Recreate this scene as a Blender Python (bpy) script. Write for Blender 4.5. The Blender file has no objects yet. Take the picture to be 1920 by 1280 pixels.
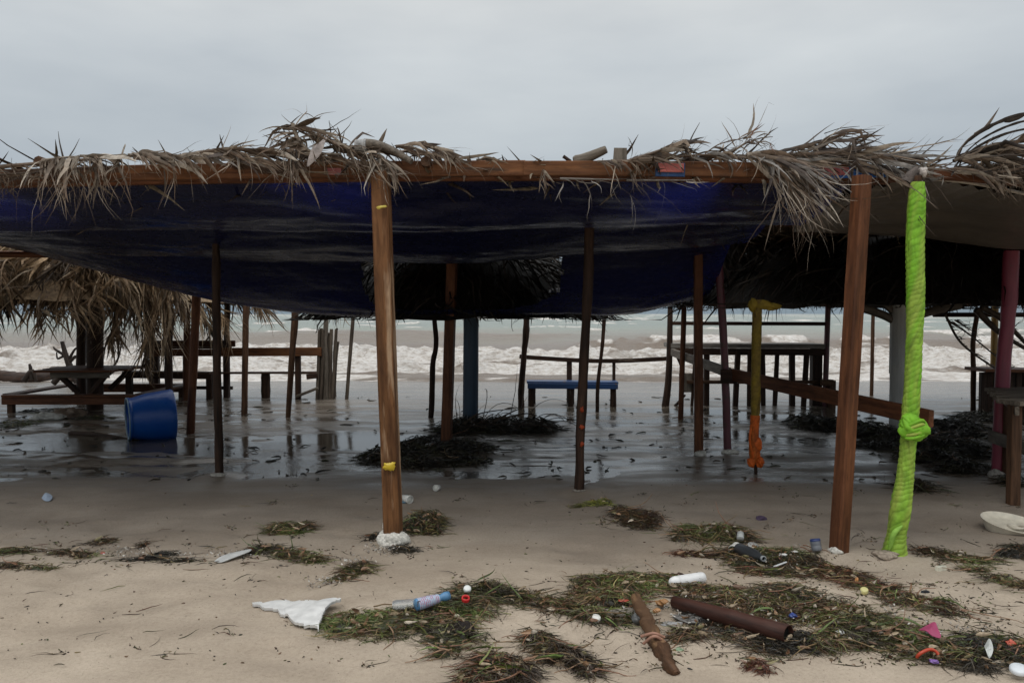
import bpy, math, random
import numpy as np
from mathutils import Vector
random.seed(7)
R = np.random.RandomState(11)
C = bpy.context.scene.collection
scene = bpy.context.scene
rad = math.radians

# ---------------------------------------------------------------- camera
F = 1600.0
PITCH = math.atan(52 / F)
CAM = np.array([0.0, 0.0, 1.5])
cd = bpy.data.cameras.new('camera'); cam = bpy.data.objects.new('camera', cd); C.objects.link(cam)
cd.sensor_width = 36; cd.lens = 36 * F / 1920; cd.clip_start = 0.05; cd.clip_end = 8000
cam.location = CAM; cam.rotation_euler = (math.pi / 2 - PITCH, 0, 0)
scene.camera = cam
# ---------------------------------------------------------------- world
SUN_EL, SUN_ROT = rad(52), rad(200)
w = bpy.data.worlds.new("World"); scene.world = w; w.use_nodes = True
nt = w.node_tree; nt.nodes.clear()
def N(nt, t, **kw):
    n = nt.nodes.new(t)
    for k, v in kw.items():
        if k in n.inputs: n.inputs[k].default_value = v
        else: setattr(n, k, v)
    return n
def ramp(nt, fac, stops, interp='LINEAR'):
    r = nt.nodes.new('ShaderNodeValToRGB'); r.color_ramp.interpolation = interp
    e = r.color_ramp.elements
    while len(e) < len(stops): e.new(0.5)
    for i, (p, c) in enumerate(stops):
        e[i].position = p; e[i].color = (*c, 1) if len(c) == 3 else c
    if fac is not None: nt.links.new(fac, r.inputs[0])
    return r
tc = N(nt, 'ShaderNodeTexCoord'); sep = N(nt, 'ShaderNodeSeparateXYZ'); nt.links.new(tc.outputs['Generated'], sep.inputs[0])
g = ramp(nt, sep.outputs['Z'], [(0.0, (.215, .270, .315)), (.03, (.235, .29, .335)), (.12, (.365, .41, .455)), (.20, (.455, .497, .53)), (.28, (.53, .565, .59)),
                                (.36, (.58, .60, .61)), (.6, (1.0, 1.01, 1.0)), (1, (1.3, 1.3, 1.28))])
mp = N(nt, 'ShaderNodeMapping'); mp.inputs['Scale'].default_value = (1.3, 1.3, 4.5); nt.links.new(tc.outputs['Generated'], mp.inputs[0])
nz = N(nt, 'ShaderNodeTexNoise'); nz.inputs['Scale'].default_value = 1.7; nz.inputs['Detail'].default_value = 5; nt.links.new(mp.outputs[0], nz.inputs[0])
cl = ramp(nt, nz.outputs[0], [(.32, (.84, .86, .885)), (.68, (1.13, 1.12, 1.10))])
mul = N(nt, 'ShaderNodeMixRGB', blend_type='MULTIPLY'); mul.inputs[0].default_value = 1
nt.links.new(g.outputs[0], mul.inputs[1]); nt.links.new(cl.outputs[0], mul.inputs[2])
sc10 = N(nt, 'ShaderNodeVectorMath', operation='SCALE'); sc10.inputs['Scale'].default_value = 10.0
nt.links.new(mul.outputs[0], sc10.inputs[0])
sky = N(nt, 'ShaderNodeTexSky'); sky.sky_type = 'NISHITA'; sky.sun_disc = False; sky.sun_elevation = SUN_EL; sky.sun_rotation = SUN_ROT
mx = N(nt, 'ShaderNodeMixRGB'); mx.inputs[0].default_value = 0.97
nt.links.new(sky.outputs[0], mx.inputs[1]); nt.links.new(sc10.outputs[0], mx.inputs[2])
bg = N(nt, 'ShaderNodeBackground'); bg.inputs[1].default_value = 0.1; wo = N(nt, 'ShaderNodeOutputWorld')
nt.links.new(mx.outputs[0], bg.inputs[0]); nt.links.new(bg.outputs[0], wo.inputs[0])
sd = bpy.data.lights.new('sun', 'SUN'); sd.energy = 0.55; sd.angle = rad(28); sd.color = (1, .96, .9)
so = bpy.data.objects.new('sun', sd); C.objects.link(so)
sv = Vector((math.sin(SUN_ROT) * math.cos(SUN_EL), math.cos(SUN_ROT) * math.cos(SUN_EL), math.sin(SUN_EL)))
so.rotation_euler = sv.to_track_quat('Z', 'Y').to_euler()
scene.view_settings.view_transform = 'Standard'; scene.view_settings.look = 'None'
scene.view_settings.exposure = 0.16; scene.view_settings.gamma = 1
scene.render.engine = 'CYCLES'
scene.cycles.max_bounces = 6; scene.cycles.transparent_max_bounces = 8
scene.cycles.sample_clamp_indirect = 6

# ---------------------------------------------------------------- numeric helpers
def sm(a, b, x):
    t = np.clip((np.asarray(x, float) - a) / (b - a), 0, 1); return t * t * (3 - 2 * t)
def _h(ix, iy):
    n = (ix.astype(np.int64) * 374761393 + iy.astype(np.int64) * 668265263) & 0xffffffff
    n = ((n ^ (n >> 13)) * 1274126177) & 0xffffffff
    return ((n ^ (n >> 16)) & 0xffff) / 65535.0
def vn(x, y):
    x, y = np.broadcast_arrays(np.asarray(x, float), np.asarray(y, float))
    ix, iy = np.floor(x), np.floor(y); fx, fy = x - ix, y - iy
    fx, fy = fx * fx * (3 - 2 * fx), fy * fy * (3 - 2 * fy)
    a, b, c, d = _h(ix, iy), _h(ix + 1, iy), _h(ix, iy + 1), _h(ix + 1, iy + 1)
    return (a * (1 - fx) + b * fx) * (1 - fy) + (c * (1 - fx) + d * fx) * fy
def fbm(x, y, o=4):
    s = 0; a = .5
    for i in range(o):
        s = s + a * vn(x * 2 ** i + 17.3 * i, y * 2 ** i + 9.1 * i); a *= .5
    return s / (1 - .5 ** o)
def cr(pts, n):
    """Catmull-Rom through pts -> n points"""
    p = np.array(pts, float)
    if len(p) == 2: return p[0] + (p[1] - p[0]) * np.linspace(0, 1, n)[:, None]
    q = np.vstack([2 * p[0] - p[1], p, 2 * p[-1] - p[-2]])
    out = []
    for u in np.linspace(0, len(p) - 1, n):
        i = min(int(u), len(p) - 2); t = u - i
        a, b, c, d = q[i], q[i + 1], q[i + 2], q[i + 3]
        out.append(.5 * (2 * b + (c - a) * t + (2 * a - 5 * b + 4 * c - d) * t * t + (3 * b - a - 3 * c + d) * t ** 3))
    return np.array(out)
def nrm(v): return v / np.maximum(np.linalg.norm(v, axis=-1, keepdims=True), 1e-9)

cp, sp_ = math.cos(PITCH), math.sin(PITCH)
def ray(px, py):
    a, b = (px - 960) / F, (640 - py) / F
    return np.array([a, cp + b * sp_, b * cp - sp_])
def P(px, py, Y):
    d = ray(px, py); return CAM + d * (Y / d[1])
PUD = -0.022
_ex = [(-900, 905), (-100, 903), (100, 898), (300, 890), (412, 893), (600, 906), (760, 903), (900, 904), (1050, 925), (1150, 905), (1250, 888),
       (1400, 884), (1500, 902), (1700, 905), (1850, 872), (2000, 862), (2900, 862)]
_ew = np.array([((x - 960) / F * (1.5 * F / (y - 588)), 1.5 * F / (y - 588)) for x, y in _ex])
def _fl(px, py): d = 1.5 * F / (py - 588); return ((px - 960) / F * d, d)
_mounds = [(_fl(560, 800), 1.5, .42, .05), (_fl(760, 775), 1.2, .35, .04), (_fl(1190, 800), 1.0, .5, .05), (_fl(120, 852), 1.3, .35, .03),
           (_fl(330, 862), .8, .2, .035), (_fl(1090, 912), .35, .12, .03), (_fl(850, 850), .9, .28, .045), (_fl(1500, 795), 1.1, .4, .045),
           (_fl(1750, 830), .9, .5, .05), (_fl(60, 800), 1.6, .8, .05), (_fl(1800, 800), 1.2, .6, .04), (_fl(1330, 872), .5, .1, .012)]
_feet = [_fl(738, 1013), _fl(1573, 1033), _fl(1676, 1036), _fl(412, 889), _fl(1085, 919)]
def gz(x, y):
    x = np.asarray(x, float); y = np.asarray(y, float)
    h = -0.36 * sm(14.2, 25, y) - 1.2 * sm(25, 50, y)
    h = h + .022 * (fbm(x * .7 + 3, y * .7) - .5) + .008 * (fbm(x * 3, y * 3 + 5, 3) - .5)
    h = h + .010 * (fbm(x * 9, y * 12 + 5, 4) - .5) * (1 - sm(7, 10, y))
    h = h - .020 * sm(.55, .68, fbm(x * 2.7, y * 3.0 + 8, 3)) * (1 - sm(5.8, 7.0, y)) + .012 * (fbm(x * 1.1 - y * .8, y * 4.5, 3) - .5) * (1 - sm(6, 8, y))
    for fx, fy in _feet: r2 = (x - fx) ** 2 + (y - fy) ** 2; h = h + .028 * np.exp(-r2 / .03) - .012 * np.exp(-((np.sqrt(r2) - .32) / .12) ** 2)
    e = np.interp(x, _ew[:, 0], _ew[:, 1]) + .9 * (fbm(x * 1.1, y * 1.3 + 40, 5) - .5)
    m = sm(e - .5, e + .9, y) * (1 - sm(13.2, 14.3, y))
    b = -.028 + .12 * (fbm(x * .45 + 11, y * .8 + 3, 5) - .47) + .034 * (fbm(x * 2.2, y * 3.5, 5) - .5)
    for (mx_, my_), sx, sy, a in _mounds:
        b = b + a * np.exp(-((x - mx_) / sx) ** 2 - ((y - my_) / sy) ** 2)
    h = h + m * b + .03 * sm(13.6, 14.5, y) * (1 - sm(14.5, 16, y))
    h = h + .05 * (1 - sm(4.55, 5.3, y + .5 * (fbm(x * .8, 3.3) - .5) + .12 * x))
    return h
def G(px, py):
    d = ray(px, py); t = 4.0
    for _ in range(60):
        p = CAM + d * t; z = float(gz(p[0], p[1]))
        t += ((CAM[2] + d[2] * t) - z) / max(-d[2], .01) * .7
    p = CAM + d * t; p[2] = float(gz(p[0], p[1])); return p

# ---------------------------------------------------------------- mesh builder
class MB:
    def __init__(s): s.V = []; s.F = []; s.C = []; s.G = []; s.S = []; s.n = 0
    def add(s, V, faces, col=(1, 1, 1), gc=None, smooth=True):
        V = np.asarray(V, float).reshape(-1, 3); k = len(V)
        col = np.broadcast_to(np.asarray(col, float), (k, 3)); s.C.append(col)
        s.G.append(V if gc is None else np.asarray(gc, float)); s.V.append(V)
        if isinstance(faces, np.ndarray): faces = [faces]
        else:
            by = {}
            for f in faces: by.setdefault(len(f), []).append(f)
            faces = [np.array(v) for v in by.values()]
        for f in faces: s.F.append(f + s.n); s.S.append(np.full(len(f), smooth))
        s.n += k
    def sweep(s, pts, sec, scale=1.0, up=None, col=(1, 1, 1), smooth=True, cap=True, twist=0.0):
        pts = np.asarray(pts, float); n = len(pts); sec = np.asarray(sec, float); m = len(sec)
        scale = np.broadcast_to(np.asarray(scale, float), (n,))
        T = nrm(np.gradient(pts, axis=0))
        u = np.array(up if up is not None else ((0, 0, 1) if abs(T[0][2]) < .8 else (0, 1, 0)), float)
        u = nrm(u - T[0] * u.dot(T[0])); V = []; L = 0; Gc = []; off = R.rand(3) * 50
        for i in range(n):
            u = nrm(u - T[i] * u.dot(T[i])); v = np.cross(T[i], u)
            if i: L += np.linalg.norm(pts[i] - pts[i - 1])
            a = twist * i / max(n - 1, 1); ca, sa = math.cos(a), math.sin(a)
            sx = (sec[:, 0] * ca - sec[:, 1] * sa) * scale[i]; sy = (sec[:, 0] * sa + sec[:, 1] * ca) * scale[i]
            V.append(pts[i] + sx[:, None] * v + sy[:, None] * u)
            Gc.append(np.stack([sx + off[0], sy + off[1], np.full(m, L + off[2])], 1))
        f = [(i * m + j, i * m + (j + 1) % m, (i + 1) * m + (j + 1) % m, (i + 1) * m + j) for i in range(n - 1) for j in range(m)]
        s.add(np.vstack(V), f, col, np.vstack(Gc), smooth)
        if cap:
            s.add(V[0], [tuple(range(m))[::-1]], col, Gc[0], False); s.add(V[-1], [tuple(range(m))], col, Gc[-1], False)
    def tube(s, pts, r, m=8, **kw):
        a = np.linspace(0, 2 * math.pi, m, endpoint=False)
        s.sweep(pts, np.stack([np.cos(a), np.sin(a)], 1), r, **kw)
    def beam(s, p0, p1, wd, ht, up=(0, 0, 1), ch=.006, col=(1, 1, 1), n=2):
        """board from p0 to p1: wd across, ht along up"""
        a, b, c = wd / 2, ht / 2, min(ch, wd * .2, ht * .2)
        sec = [(-a + c, -b), (a - c, -b), (a, -b + c), (a, b - c), (a - c, b), (-a + c, b), (-a, b - c), (-a, -b + c)]
        pts = np.array(p0, float) + (np.array(p1, float) - np.array(p0, float)) * np.linspace(0, 1, n)[:, None]
        s.sweep(pts, sec, 1.0, up=up, smooth=False, col=col)
    def ribbons(s, Pc, W, side, col, fold=.25):
        n, k, _ = Pc.shape
        T = nrm(np.gradient(Pc, axis=1)); sd_ = nrm(side - T * (side * T).sum(-1, keepdims=True)); nr = np.cross(T, sd_)
        h = W[..., None] / 2
        V = np.stack([Pc - sd_ * h, Pc + nr * h * 2 * fold, Pc + sd_ * h], 2).reshape(-1, 3)
        i = np.arange(n)[:, None, None] * (k * 3) + np.arange(k - 1)[None, :, None] * 3 + np.arange(2)[None, None, :]
        i = i.reshape(-1); f = np.stack([i, i + 1, i + 4, i + 3], 1)
        Cc = np.repeat(np.repeat(np.asarray(col, float)[:, None, :], k, 1)[:, :, None, :], 3, 2).reshape(-1, 3)
        s.add(V, f, Cc)
    def grid(s, X, Y, Z, col=(1, 1, 1), keep=None):
        r, c = X.shape; V = np.stack([X, Y, Z], -1).reshape(-1, 3)
        i = (np.arange(r - 1)[:, None] * c + np.arange(c - 1)[None]).reshape(-1)
        f = np.stack([i, i + 1, i + c + 1, i + c], 1)
        if keep is not None: f = f[keep.reshape(-1)]
        s.add(V, f, col)
    def lathe(s, prof, p0, axis, m=20, col=(1, 1, 1), squash=1.0, up=None):
        """profile [(r, t)] turned round the axis from p0"""
        ax = nrm(np.array(axis, float)); u = np.array(up if up is not None else ((0, 0, 1) if abs(ax[2]) < .8 else (0, 1, 0)), float)
        u = nrm(u - ax * u.dot(ax)); v = np.cross(ax, u); a = np.linspace(0, 2 * math.pi, m, endpoint=False)
        V = [np.array(p0) + ax * t + (np.cos(a)[:, None] * v + np.sin(a)[:, None] * u * squash) * max(r, 1e-4) for r, t in prof]
        n = len(prof)
        f = [(i * m + j, i * m + (j + 1) % m, (i + 1) * m + (j + 1) % m, (i + 1) * m + j) for i in range(n - 1) for j in range(m)]
        cols = col if np.ndim(col) == 1 else np.repeat(np.asarray(col, float), m, 0)
        s.add(np.vstack(V), f, cols, np.vstack([np.stack([np.cos(a) * max(r, .01), np.sin(a) * max(r, .01), np.full(m, t)], 1) for r, t in prof]))
    def blob(s, c, r, sc=(1, 1, 1), amp=.2, col=(1, 1, 1), n=10, seed=None):
        sd2 = R.rand() * 100 if seed is None else seed
        th = np.linspace(0, math.pi, n)[:, None]; ph = np.linspace(0, 2 * math.pi, 2 * n + 1)[None, :]
        x, y, z = np.sin(th) * np.cos(ph), np.sin(th) * np.sin(ph), np.cos(th) + 0 * ph
        k = 1 + amp * 2 * (fbm(x * 1.6 + z * 1.3 + sd2, y * 1.6 - z + sd2, 3) - .5)
        s.grid(c[0] + x * k * r * sc[0], c[1] + y * k * r * sc[1], c[2] + z * k * r * sc[2], col)
    def build(s, name, mat, parent=None, loc=None, **props):
        V = np.vstack(s.V)
        if loc is None:
            loc = np.array(parent.location) if parent is not None else np.array([V[:, 0].mean(), V[:, 1].mean(), V[:, 2].min()])
            if parent is not None: loc = wloc(parent)
        me = bpy.data.meshes.new(name)
        me.vertices.add(len(V)); me.vertices.foreach_set('co', (V - loc).astype(np.float32).ravel())
        lp = np.concatenate([f.ravel() for f in s.F]); st = np.concatenate([np.full(len(f), f.shape[1]) for f in s.F])
        me.loops.add(len(lp)); me.loops.foreach_set('vertex_index', lp.astype(np.int32))
        me.polygons.add(len(st)); me.polygons.foreach_set('loop_start', np.concatenate([[0], np.cumsum(st)[:-1]]).astype(np.int32))
        me.polygons.foreach_set('use_smooth', np.concatenate(s.S))
        a = me.attributes.new('col', 'FLOAT_COLOR', 'POINT'); c4 = np.ones((len(V), 4)); c4[:, :3] = np.vstack(s.C); a.data.foreach_set('color', c4.astype(np.float32).ravel())
        a = me.attributes.new('gc', 'FLOAT_VECTOR', 'POINT'); a.data.foreach_set('vector', np.vstack(s.G).astype(np.float32).ravel())
        me.update(calc_edges=True); me.validate()
        me.materials.append(mat)
        o = bpy.data.objects.new(name, me); C.objects.link(o)
        if parent is not None: o.parent = parent; o.location = Vector(loc) - Vector(wloc(parent))
        else: o.location = loc
        for k, v in props.items(): o[k] = v
        return o
def wloc(o):
    l = np.zeros(3)
    while o is not None: l += np.array(o.location); o = o.parent
    return l
def thing(name, label, cat, loc, group=None):
    o = bpy.data.objects.new(name, None); C.objects.link(o); o.location = loc; o.empty_display_size = .2
    o['label'] = label; o['category'] = cat
    if group: o['group'] = group
    return o
def strands(base, d0, L, K=6, grav=1.0, noise=.15, curl=.2, wind=(0, 0, 0), clamp=False, kink=0.0):
    n = len(base); L = np.broadcast_to(L, (n,)); d = nrm(d0); Pc = np.zeros((n, K, 3)); Pc[:, 0] = base
    cv = R.randn(n, 3) * curl; g = np.array([0, 0, -1.0]) * np.broadcast_to(grav, (n,))[:, None] + np.array(wind)
    kk = np.where(R.rand(n) < kink, R.randint(2, K, n), -1); kv = R.randn(n, 3) * [.9, .5, .4] + [0, 0, -.9]
    for k in range(1, K):
        d = nrm(d + (kk == k)[:, None] * kv + (g + cv) / K + R.randn(n, 3) * noise)
        Pc[:, k] = Pc[:, k - 1] + d * (L / (K - 1))[:, None]
        if clamp: Pc[:, k, 2] = np.maximum(Pc[:, k, 2], gz(Pc[:, k, 0], Pc[:, k, 1]) + .002)
    return Pc
def pick(pal, n, var=.25):
    pal = np.array(pal, float); c = pal[R.randint(0, len(pal), n)]
    return c * (1 + var * (R.rand(n, 1) * 2 - 1))
def taper(n, K, wd, p=.7):
    t = np.linspace(0, 1, K); prof = np.clip(np.minimum(1, .35 + t * 4) * (1 - t ** 2.2) + .06, .05, 1)
    return np.broadcast_to(wd, (n,))[:, None] * prof[None]

# ---------------------------------------------------------------- materials
def newmat(name):
    m = bpy.data.materials.new(name); m.use_nodes = True; nt = m.node_tree
    b = nt.nodes['Principled BSDF']; return m, nt, b
def attr(nt, n): a = nt.nodes.new('ShaderNodeAttribute'); a.attribute_name = n; return a
def noise(nt, vec, scale, detail=4, rough=.55, mapscale=None):
    if mapscale:
        m = N(nt, 'ShaderNodeMapping'); m.inputs['Scale'].default_value = mapscale; nt.links.new(vec, m.inputs[0]); vec = m.outputs[0]
    n = N(nt, 'ShaderNodeTexNoise'); n.inputs['Scale'].default_value = scale; n.inputs['Detail'].default_value = detail; n.inputs['Roughness'].default_value = rough
    nt.links.new(vec, n.inputs['Vector']); return n
def mixc(nt, f, a, b, mode='MIX'):
    m = N(nt, 'ShaderNodeMixRGB', blend_type=mode)
    for i, v in ((0, f), (1, a), (2, b)):
        if isinstance(v, (int, float)): m.inputs[i].default_value = v
        elif isinstance(v, tuple): m.inputs[i].default_value = (*v, 1)
        else: nt.links.new(v, m.inputs[i])
    return m.outputs[0]
def math_(nt, op, a, b=None, c=None):
    m = N(nt, 'ShaderNodeMath', operation=op)
    for i, v in enumerate((a, b, c)):
        if v is None: continue
        if isinstance(v, (int, float)): m.inputs[i].default_value = v
        else: nt.links.new(v, m.inputs[i])
    return m.outputs[0]
def bump(nt, b, h, strength=.4, dist=.01):
    n = N(nt, 'ShaderNodeBump'); n.inputs['Strength'].default_value = strength; n.inputs['Distance'].default_value = dist
    nt.links.new(h, n.inputs['Height']); nt.links.new(n.outputs[0], b.inputs['Normal']); return n
def wood(name, dark, light, rough=.5, patch=None, pscale=1.2, pth=.56, spec=.22):
    rough += .08
    m, nt, b = newmat(name); gc = attr(nt, 'gc').outputs['Vector']
    n1 = noise(nt, gc, 1.0, 6, .65, (34, 34, 2.2)); n2 = noise(nt, gc, 1.0, 4, .6, (9, 9, 1.6)); n3 = noise(nt, gc, 40, 3, .6, (1, 1, .25))
    r = ramp(nt, n1.outputs[0], [(.32, dark), (.52, tuple((x + y) / 2 for x, y in zip(dark, light))), (.7, light)])
    c = mixc(nt, .75, r.outputs[0], ramp(nt, n2.outputs[0], [(.3, (.45, .42, .4)), (.65, (1.15, 1.12, 1.1))]).outputs[0], 'MULTIPLY')
    if patch:
        n4 = noise(nt, gc, 1.0, 5, .6, (8, 8, pscale)); f = ramp(nt, n4.outputs[0], [(pth, (0, 0, 0)), (pth + .07, (1, 1, 1))]).outputs[0]
        c = mixc(nt, f, c, patch)
    c = mixc(nt, .5, c, ramp(nt, n3.outputs[0], [(.35, (.5, .48, .45)), (.5, (1, 1, 1))]).outputs[0], 'MULTIPLY')
    nt.links.new(c, b.inputs['Base Color']); b.inputs['Roughness'].default_value = rough; b.inputs['Specular IOR Level'].default_value = spec
    bump(nt, b, n1.outputs[0], .5, .008); return m
def colmat(name, rough=.6, nscale=30, var=.35, spec=.35, bumps=.3, trans=0.0, bdist=.004):
    """takes its colour from the 'col' attribute, broken up by noise"""
    m, nt, b = newmat(name); a = attr(nt, 'col'); gc = attr(nt, 'gc').outputs['Vector']
    n = noise(nt, gc, nscale, 4); lo, hi = 1 - var, 1 + var * .6
    c = mixc(nt, 1.0, a.outputs['Color'], ramp(nt, n.outputs[0], [(.3, (lo, lo, lo)), (.7, (hi, hi, hi))]).outputs[0], 'MULTIPLY')
    nt.links.new(c, b.inputs['Base Color']); b.inputs['Roughness'].default_value = rough; b.inputs['Specular IOR Level'].default_value = spec
    if bumps: bump(nt, b, n.outputs[0], bumps, bdist)
    if trans:
        t = N(nt, 'ShaderNodeBsdfTranslucent'); nt.links.new(c, t.inputs[0]); mxs = N(nt, 'ShaderNodeMixShader'); mxs.inputs[0].default_value = trans
        o = nt.nodes['Material Output']; nt.links.new(b.outputs[0], mxs.inputs[1]); nt.links.new(t.outputs[0], mxs.inputs[2]); nt.links.new(mxs.outputs[0], o.inputs[0])
    return m
M_FROND = colmat('dry_palm_leaf', .55, 25, .45, .3, .3, .12)
M_WEED = colmat('wet_seaweed', .42, 60, .4, .5, 0)
M_PLASTIC = colmat('scuffed_plastic', .35, 22, .16, .5, 0)
M_CLOTH = colmat('wet_cloth', .6, 18, .3, .3, .5, .1, .01)
M_STONE = colmat('rough_lump', .8, 60, .4, .2, .8, 0, .01)
M_BARK = colmat('rough_bark', .65, 45, .55, .3, .9, 0, .012)
W_AMBER = wood('amber_post_wood', (.085, .035, .013), (.225, .108, .045), .5, patch=(.36, .24, .15), pscale=.8, pth=.55)
W_RED = wood('red_brown_timber', (.07, .027, .013), (.185, .073, .032), .5)
W_BEAM = wood('weathered_orange_beam', (.085, .032, .013), (.21, .092, .038), .55, patch=(.06, .035, .022), pscale=1.6, pth=.55)
W_DARK = wood('dark_wet_pole_bark', (.016, .009, .006), (.075, .040, .025), .55, patch=(.15, .12, .095), pscale=2.5, pth=.66)
W_BROWN = wood('brown_pole_wood', (.05, .026, .014), (.15, .08, .045), .55)
W_GREY = wood('grey_weathered_board', (.09, .075, .06), (.26, .23, .19), .6)
W_DRIFT = wood('wet_driftwood', (.07, .04, .022), (.27, .16, .085), .55, patch=(.10, .055, .03), pscale=5, pth=.52)
W_STICK = wood('pale_grey_sticks', (.05, .037, .028), (.17, .14, .11), .65)
W_BLACK = wood('black_wet_wood', (.012, .009, .007), (.045, .032, .025), .5)
def paint(name, colr, under=(.10, .06, .04), th=.62, rough=.45):
    m, nt, b = newmat(name); gc = attr(nt, 'gc').outputs['Vector']
    n1 = noise(nt, gc, 9, 6, .65); n2 = noise(nt, gc, 1.0, 5, .6, (30, 30, 3))
    f = ramp(nt, n1.outputs[0], [(th, (0, 0, 0)), (th + .03, (1, 1, 1))]).outputs[0]
    c = mixc(nt, .7, mixc(nt, 1.0, colr, (1, 1, 1), 'MULTIPLY'), ramp(nt, n2.outputs[0], [(.3, (.6, .6, .6)), (.65, (1.1, 1.1, 1.1))]).outputs[0], 'MULTIPLY')
    nt.links.new(mixc(nt, f, c, under), b.inputs['Base Color']); b.inputs['Roughness'].default_value = rough
    bump(nt, b, n2.outputs[0], .3, .005); return m
P_BLUE = paint('chipped_blue_paint', (.012, .055, .17))
P_DBLUE = paint('dark_blue_column_paint', (.02, .055, .10), (.05, .06, .07), .7)
P_PINK = paint('chipped_pink_paint', (.21, .03, .055), (.12, .05, .05), .66)
P_DPINK = paint('faded_maroon_paint', (.11, .028, .04), (.06, .03, .025), .56)
P_GREEN = paint('olive_green_paint', (.05, .085, .035), (.05, .05, .04), .7)
P_WHITE = paint('grimy_white_paint', (.5, .5, .47), (.2, .2, .18), .66)
P_OCHRE = paint('ochre_pole_paint', (.30, .17, .03), (.10, .07, .03), .6)

# sand
def make_sand():
    m, nt, b = newmat('wet_and_dry_sand'); ge = N(nt, 'ShaderNodeNewGeometry'); pos = ge.outputs['Position']
    s = N(nt, 'ShaderNodeSeparateXYZ'); nt.links.new(pos, s.inputs[0])
    big = noise(nt, pos, .55, 4, .5); mid = noise(nt, pos, 2.4, 5, .6); fine = noise(nt, pos, 55, 4, .7); grain = noise(nt, pos, 420, 2, .6)
    streak = noise(nt, pos, 1.0, 4, .6, (.6, 3.2, 1))
    # wetness grows towards the water; edge broken up by noise
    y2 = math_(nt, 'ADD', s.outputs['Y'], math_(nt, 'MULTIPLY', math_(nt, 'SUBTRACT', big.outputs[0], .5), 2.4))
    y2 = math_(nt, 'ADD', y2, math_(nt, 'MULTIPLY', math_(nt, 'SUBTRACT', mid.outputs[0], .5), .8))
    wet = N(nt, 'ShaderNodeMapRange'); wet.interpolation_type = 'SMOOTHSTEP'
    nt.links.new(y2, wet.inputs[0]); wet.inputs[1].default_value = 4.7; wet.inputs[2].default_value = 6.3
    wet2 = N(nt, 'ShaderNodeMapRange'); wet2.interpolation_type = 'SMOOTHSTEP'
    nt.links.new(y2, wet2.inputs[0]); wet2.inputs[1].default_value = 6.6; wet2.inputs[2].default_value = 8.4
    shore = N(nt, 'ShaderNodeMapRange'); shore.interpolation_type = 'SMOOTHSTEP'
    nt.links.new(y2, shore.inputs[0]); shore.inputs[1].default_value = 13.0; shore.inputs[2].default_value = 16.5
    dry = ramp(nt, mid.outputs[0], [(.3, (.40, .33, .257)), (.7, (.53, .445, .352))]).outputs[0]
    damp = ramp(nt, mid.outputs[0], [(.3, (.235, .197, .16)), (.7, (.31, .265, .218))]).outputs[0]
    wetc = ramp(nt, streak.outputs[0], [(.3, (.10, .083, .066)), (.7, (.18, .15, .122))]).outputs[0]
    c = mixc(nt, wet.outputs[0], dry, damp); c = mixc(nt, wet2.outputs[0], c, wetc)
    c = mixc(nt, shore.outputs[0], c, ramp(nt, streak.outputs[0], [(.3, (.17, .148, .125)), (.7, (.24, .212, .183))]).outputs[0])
    c = mixc(nt, .8, c, ramp(nt, fine.outputs[0], [(.28, (.78, .76, .74)), (.5, (1, 1, 1)), (.75, (1.1, 1.1, 1.1))]).outputs[0], 'MULTIPLY')
    c = mixc(nt, .6, c, ramp(nt, grain.outputs[0], [(.3, (.7, .68, .66)), (.5, (1, 1, 1)), (.72, (1.22, 1.22, 1.22))]).outputs[0], 'MULTIPLY')
    # scattered dark specks of shell and weed
    vo = N(nt, 'ShaderNodeTexVoronoi'); vo.inputs['Scale'].default_value = 26; nt.links.new(pos, vo.inputs['Vector'])
    spk = math_(nt, 'MULTIPLY', ramp(nt, vo.outputs['Distance'], [(.06, (1, 1, 1)), (.10, (0, 0, 0))]).outputs[0], ramp(nt, noise(nt, pos, 1.6, 3).outputs[0], [(.42, (0, 0, 0)), (.56, (1, 1, 1))]).outputs[0])
    c = mixc(nt, math_(nt, 'MULTIPLY', spk, .8), c, (.09, .07, .05))
    damp_ = ramp(nt, noise(nt, pos, .9, 5, .6, (.7, 1.6, 1)).outputs[0], [(.42, (1, 1, 1)), (.6, (.80, .785, .77))]).outputs[0]; c = mixc(nt, 1.0, c, damp_, 'MULTIPLY')
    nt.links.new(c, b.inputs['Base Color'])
    pud = ramp(nt, streak.outputs[0], [(.36, (.09, .09, .09)), (.60, (.42, .42, .42))]).outputs[0]
    r1 = mixc(nt, wet.outputs[0], (.9, .9, .9), (.62, .62, .62)); r1 = mixc(nt, wet2.outputs[0], r1, pud)
    r1 = mixc(nt, shore.outputs[0], r1, ramp(nt, streak.outputs[0], [(.35, (.16, .16, .16)), (.7, (.40, .40, .40))]).outputs[0])
    nt.links.new(r1, b.inputs['Roughness'])
    hgt = math_(nt, 'ADD', math_(nt, 'MULTIPLY', fine.outputs[0], 1.2), math_(nt, 'MULTIPLY', grain.outputs[0], .4))
    bn = bump(nt, b, hgt, .45, .006)
    st = math_(nt, 'SUBTRACT', .85, math_(nt, 'MULTIPLY', wet2.outputs[0], .76)); nt.links.new(st, bn.inputs['Strength'])
    return m
def axis(lo, hi, st, far, gfac=1.25):
    a = list(np.arange(lo, hi, st)); s = st; x = hi
    while x < far: a.append(x); s *= gfac; x += s
    a.append(far); s = st; x = lo; b = []
    while x > -far: b.append(x); s *= gfac; x -= s
    b.append(-far); return np.array(sorted(set(np.round(b + a, 5))))
xs = axis(-8, 8, .05, 700); ys = np.concatenate([[-60, -30, -15, -8, -4, -2, -.5, .6, 1.4, 2.0, 2.5], np.arange(2.9, 14.6, .045), np.arange(14.7, 26, .2), [27, 28, 30, 33, 37, 42, 50, 70]])
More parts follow.
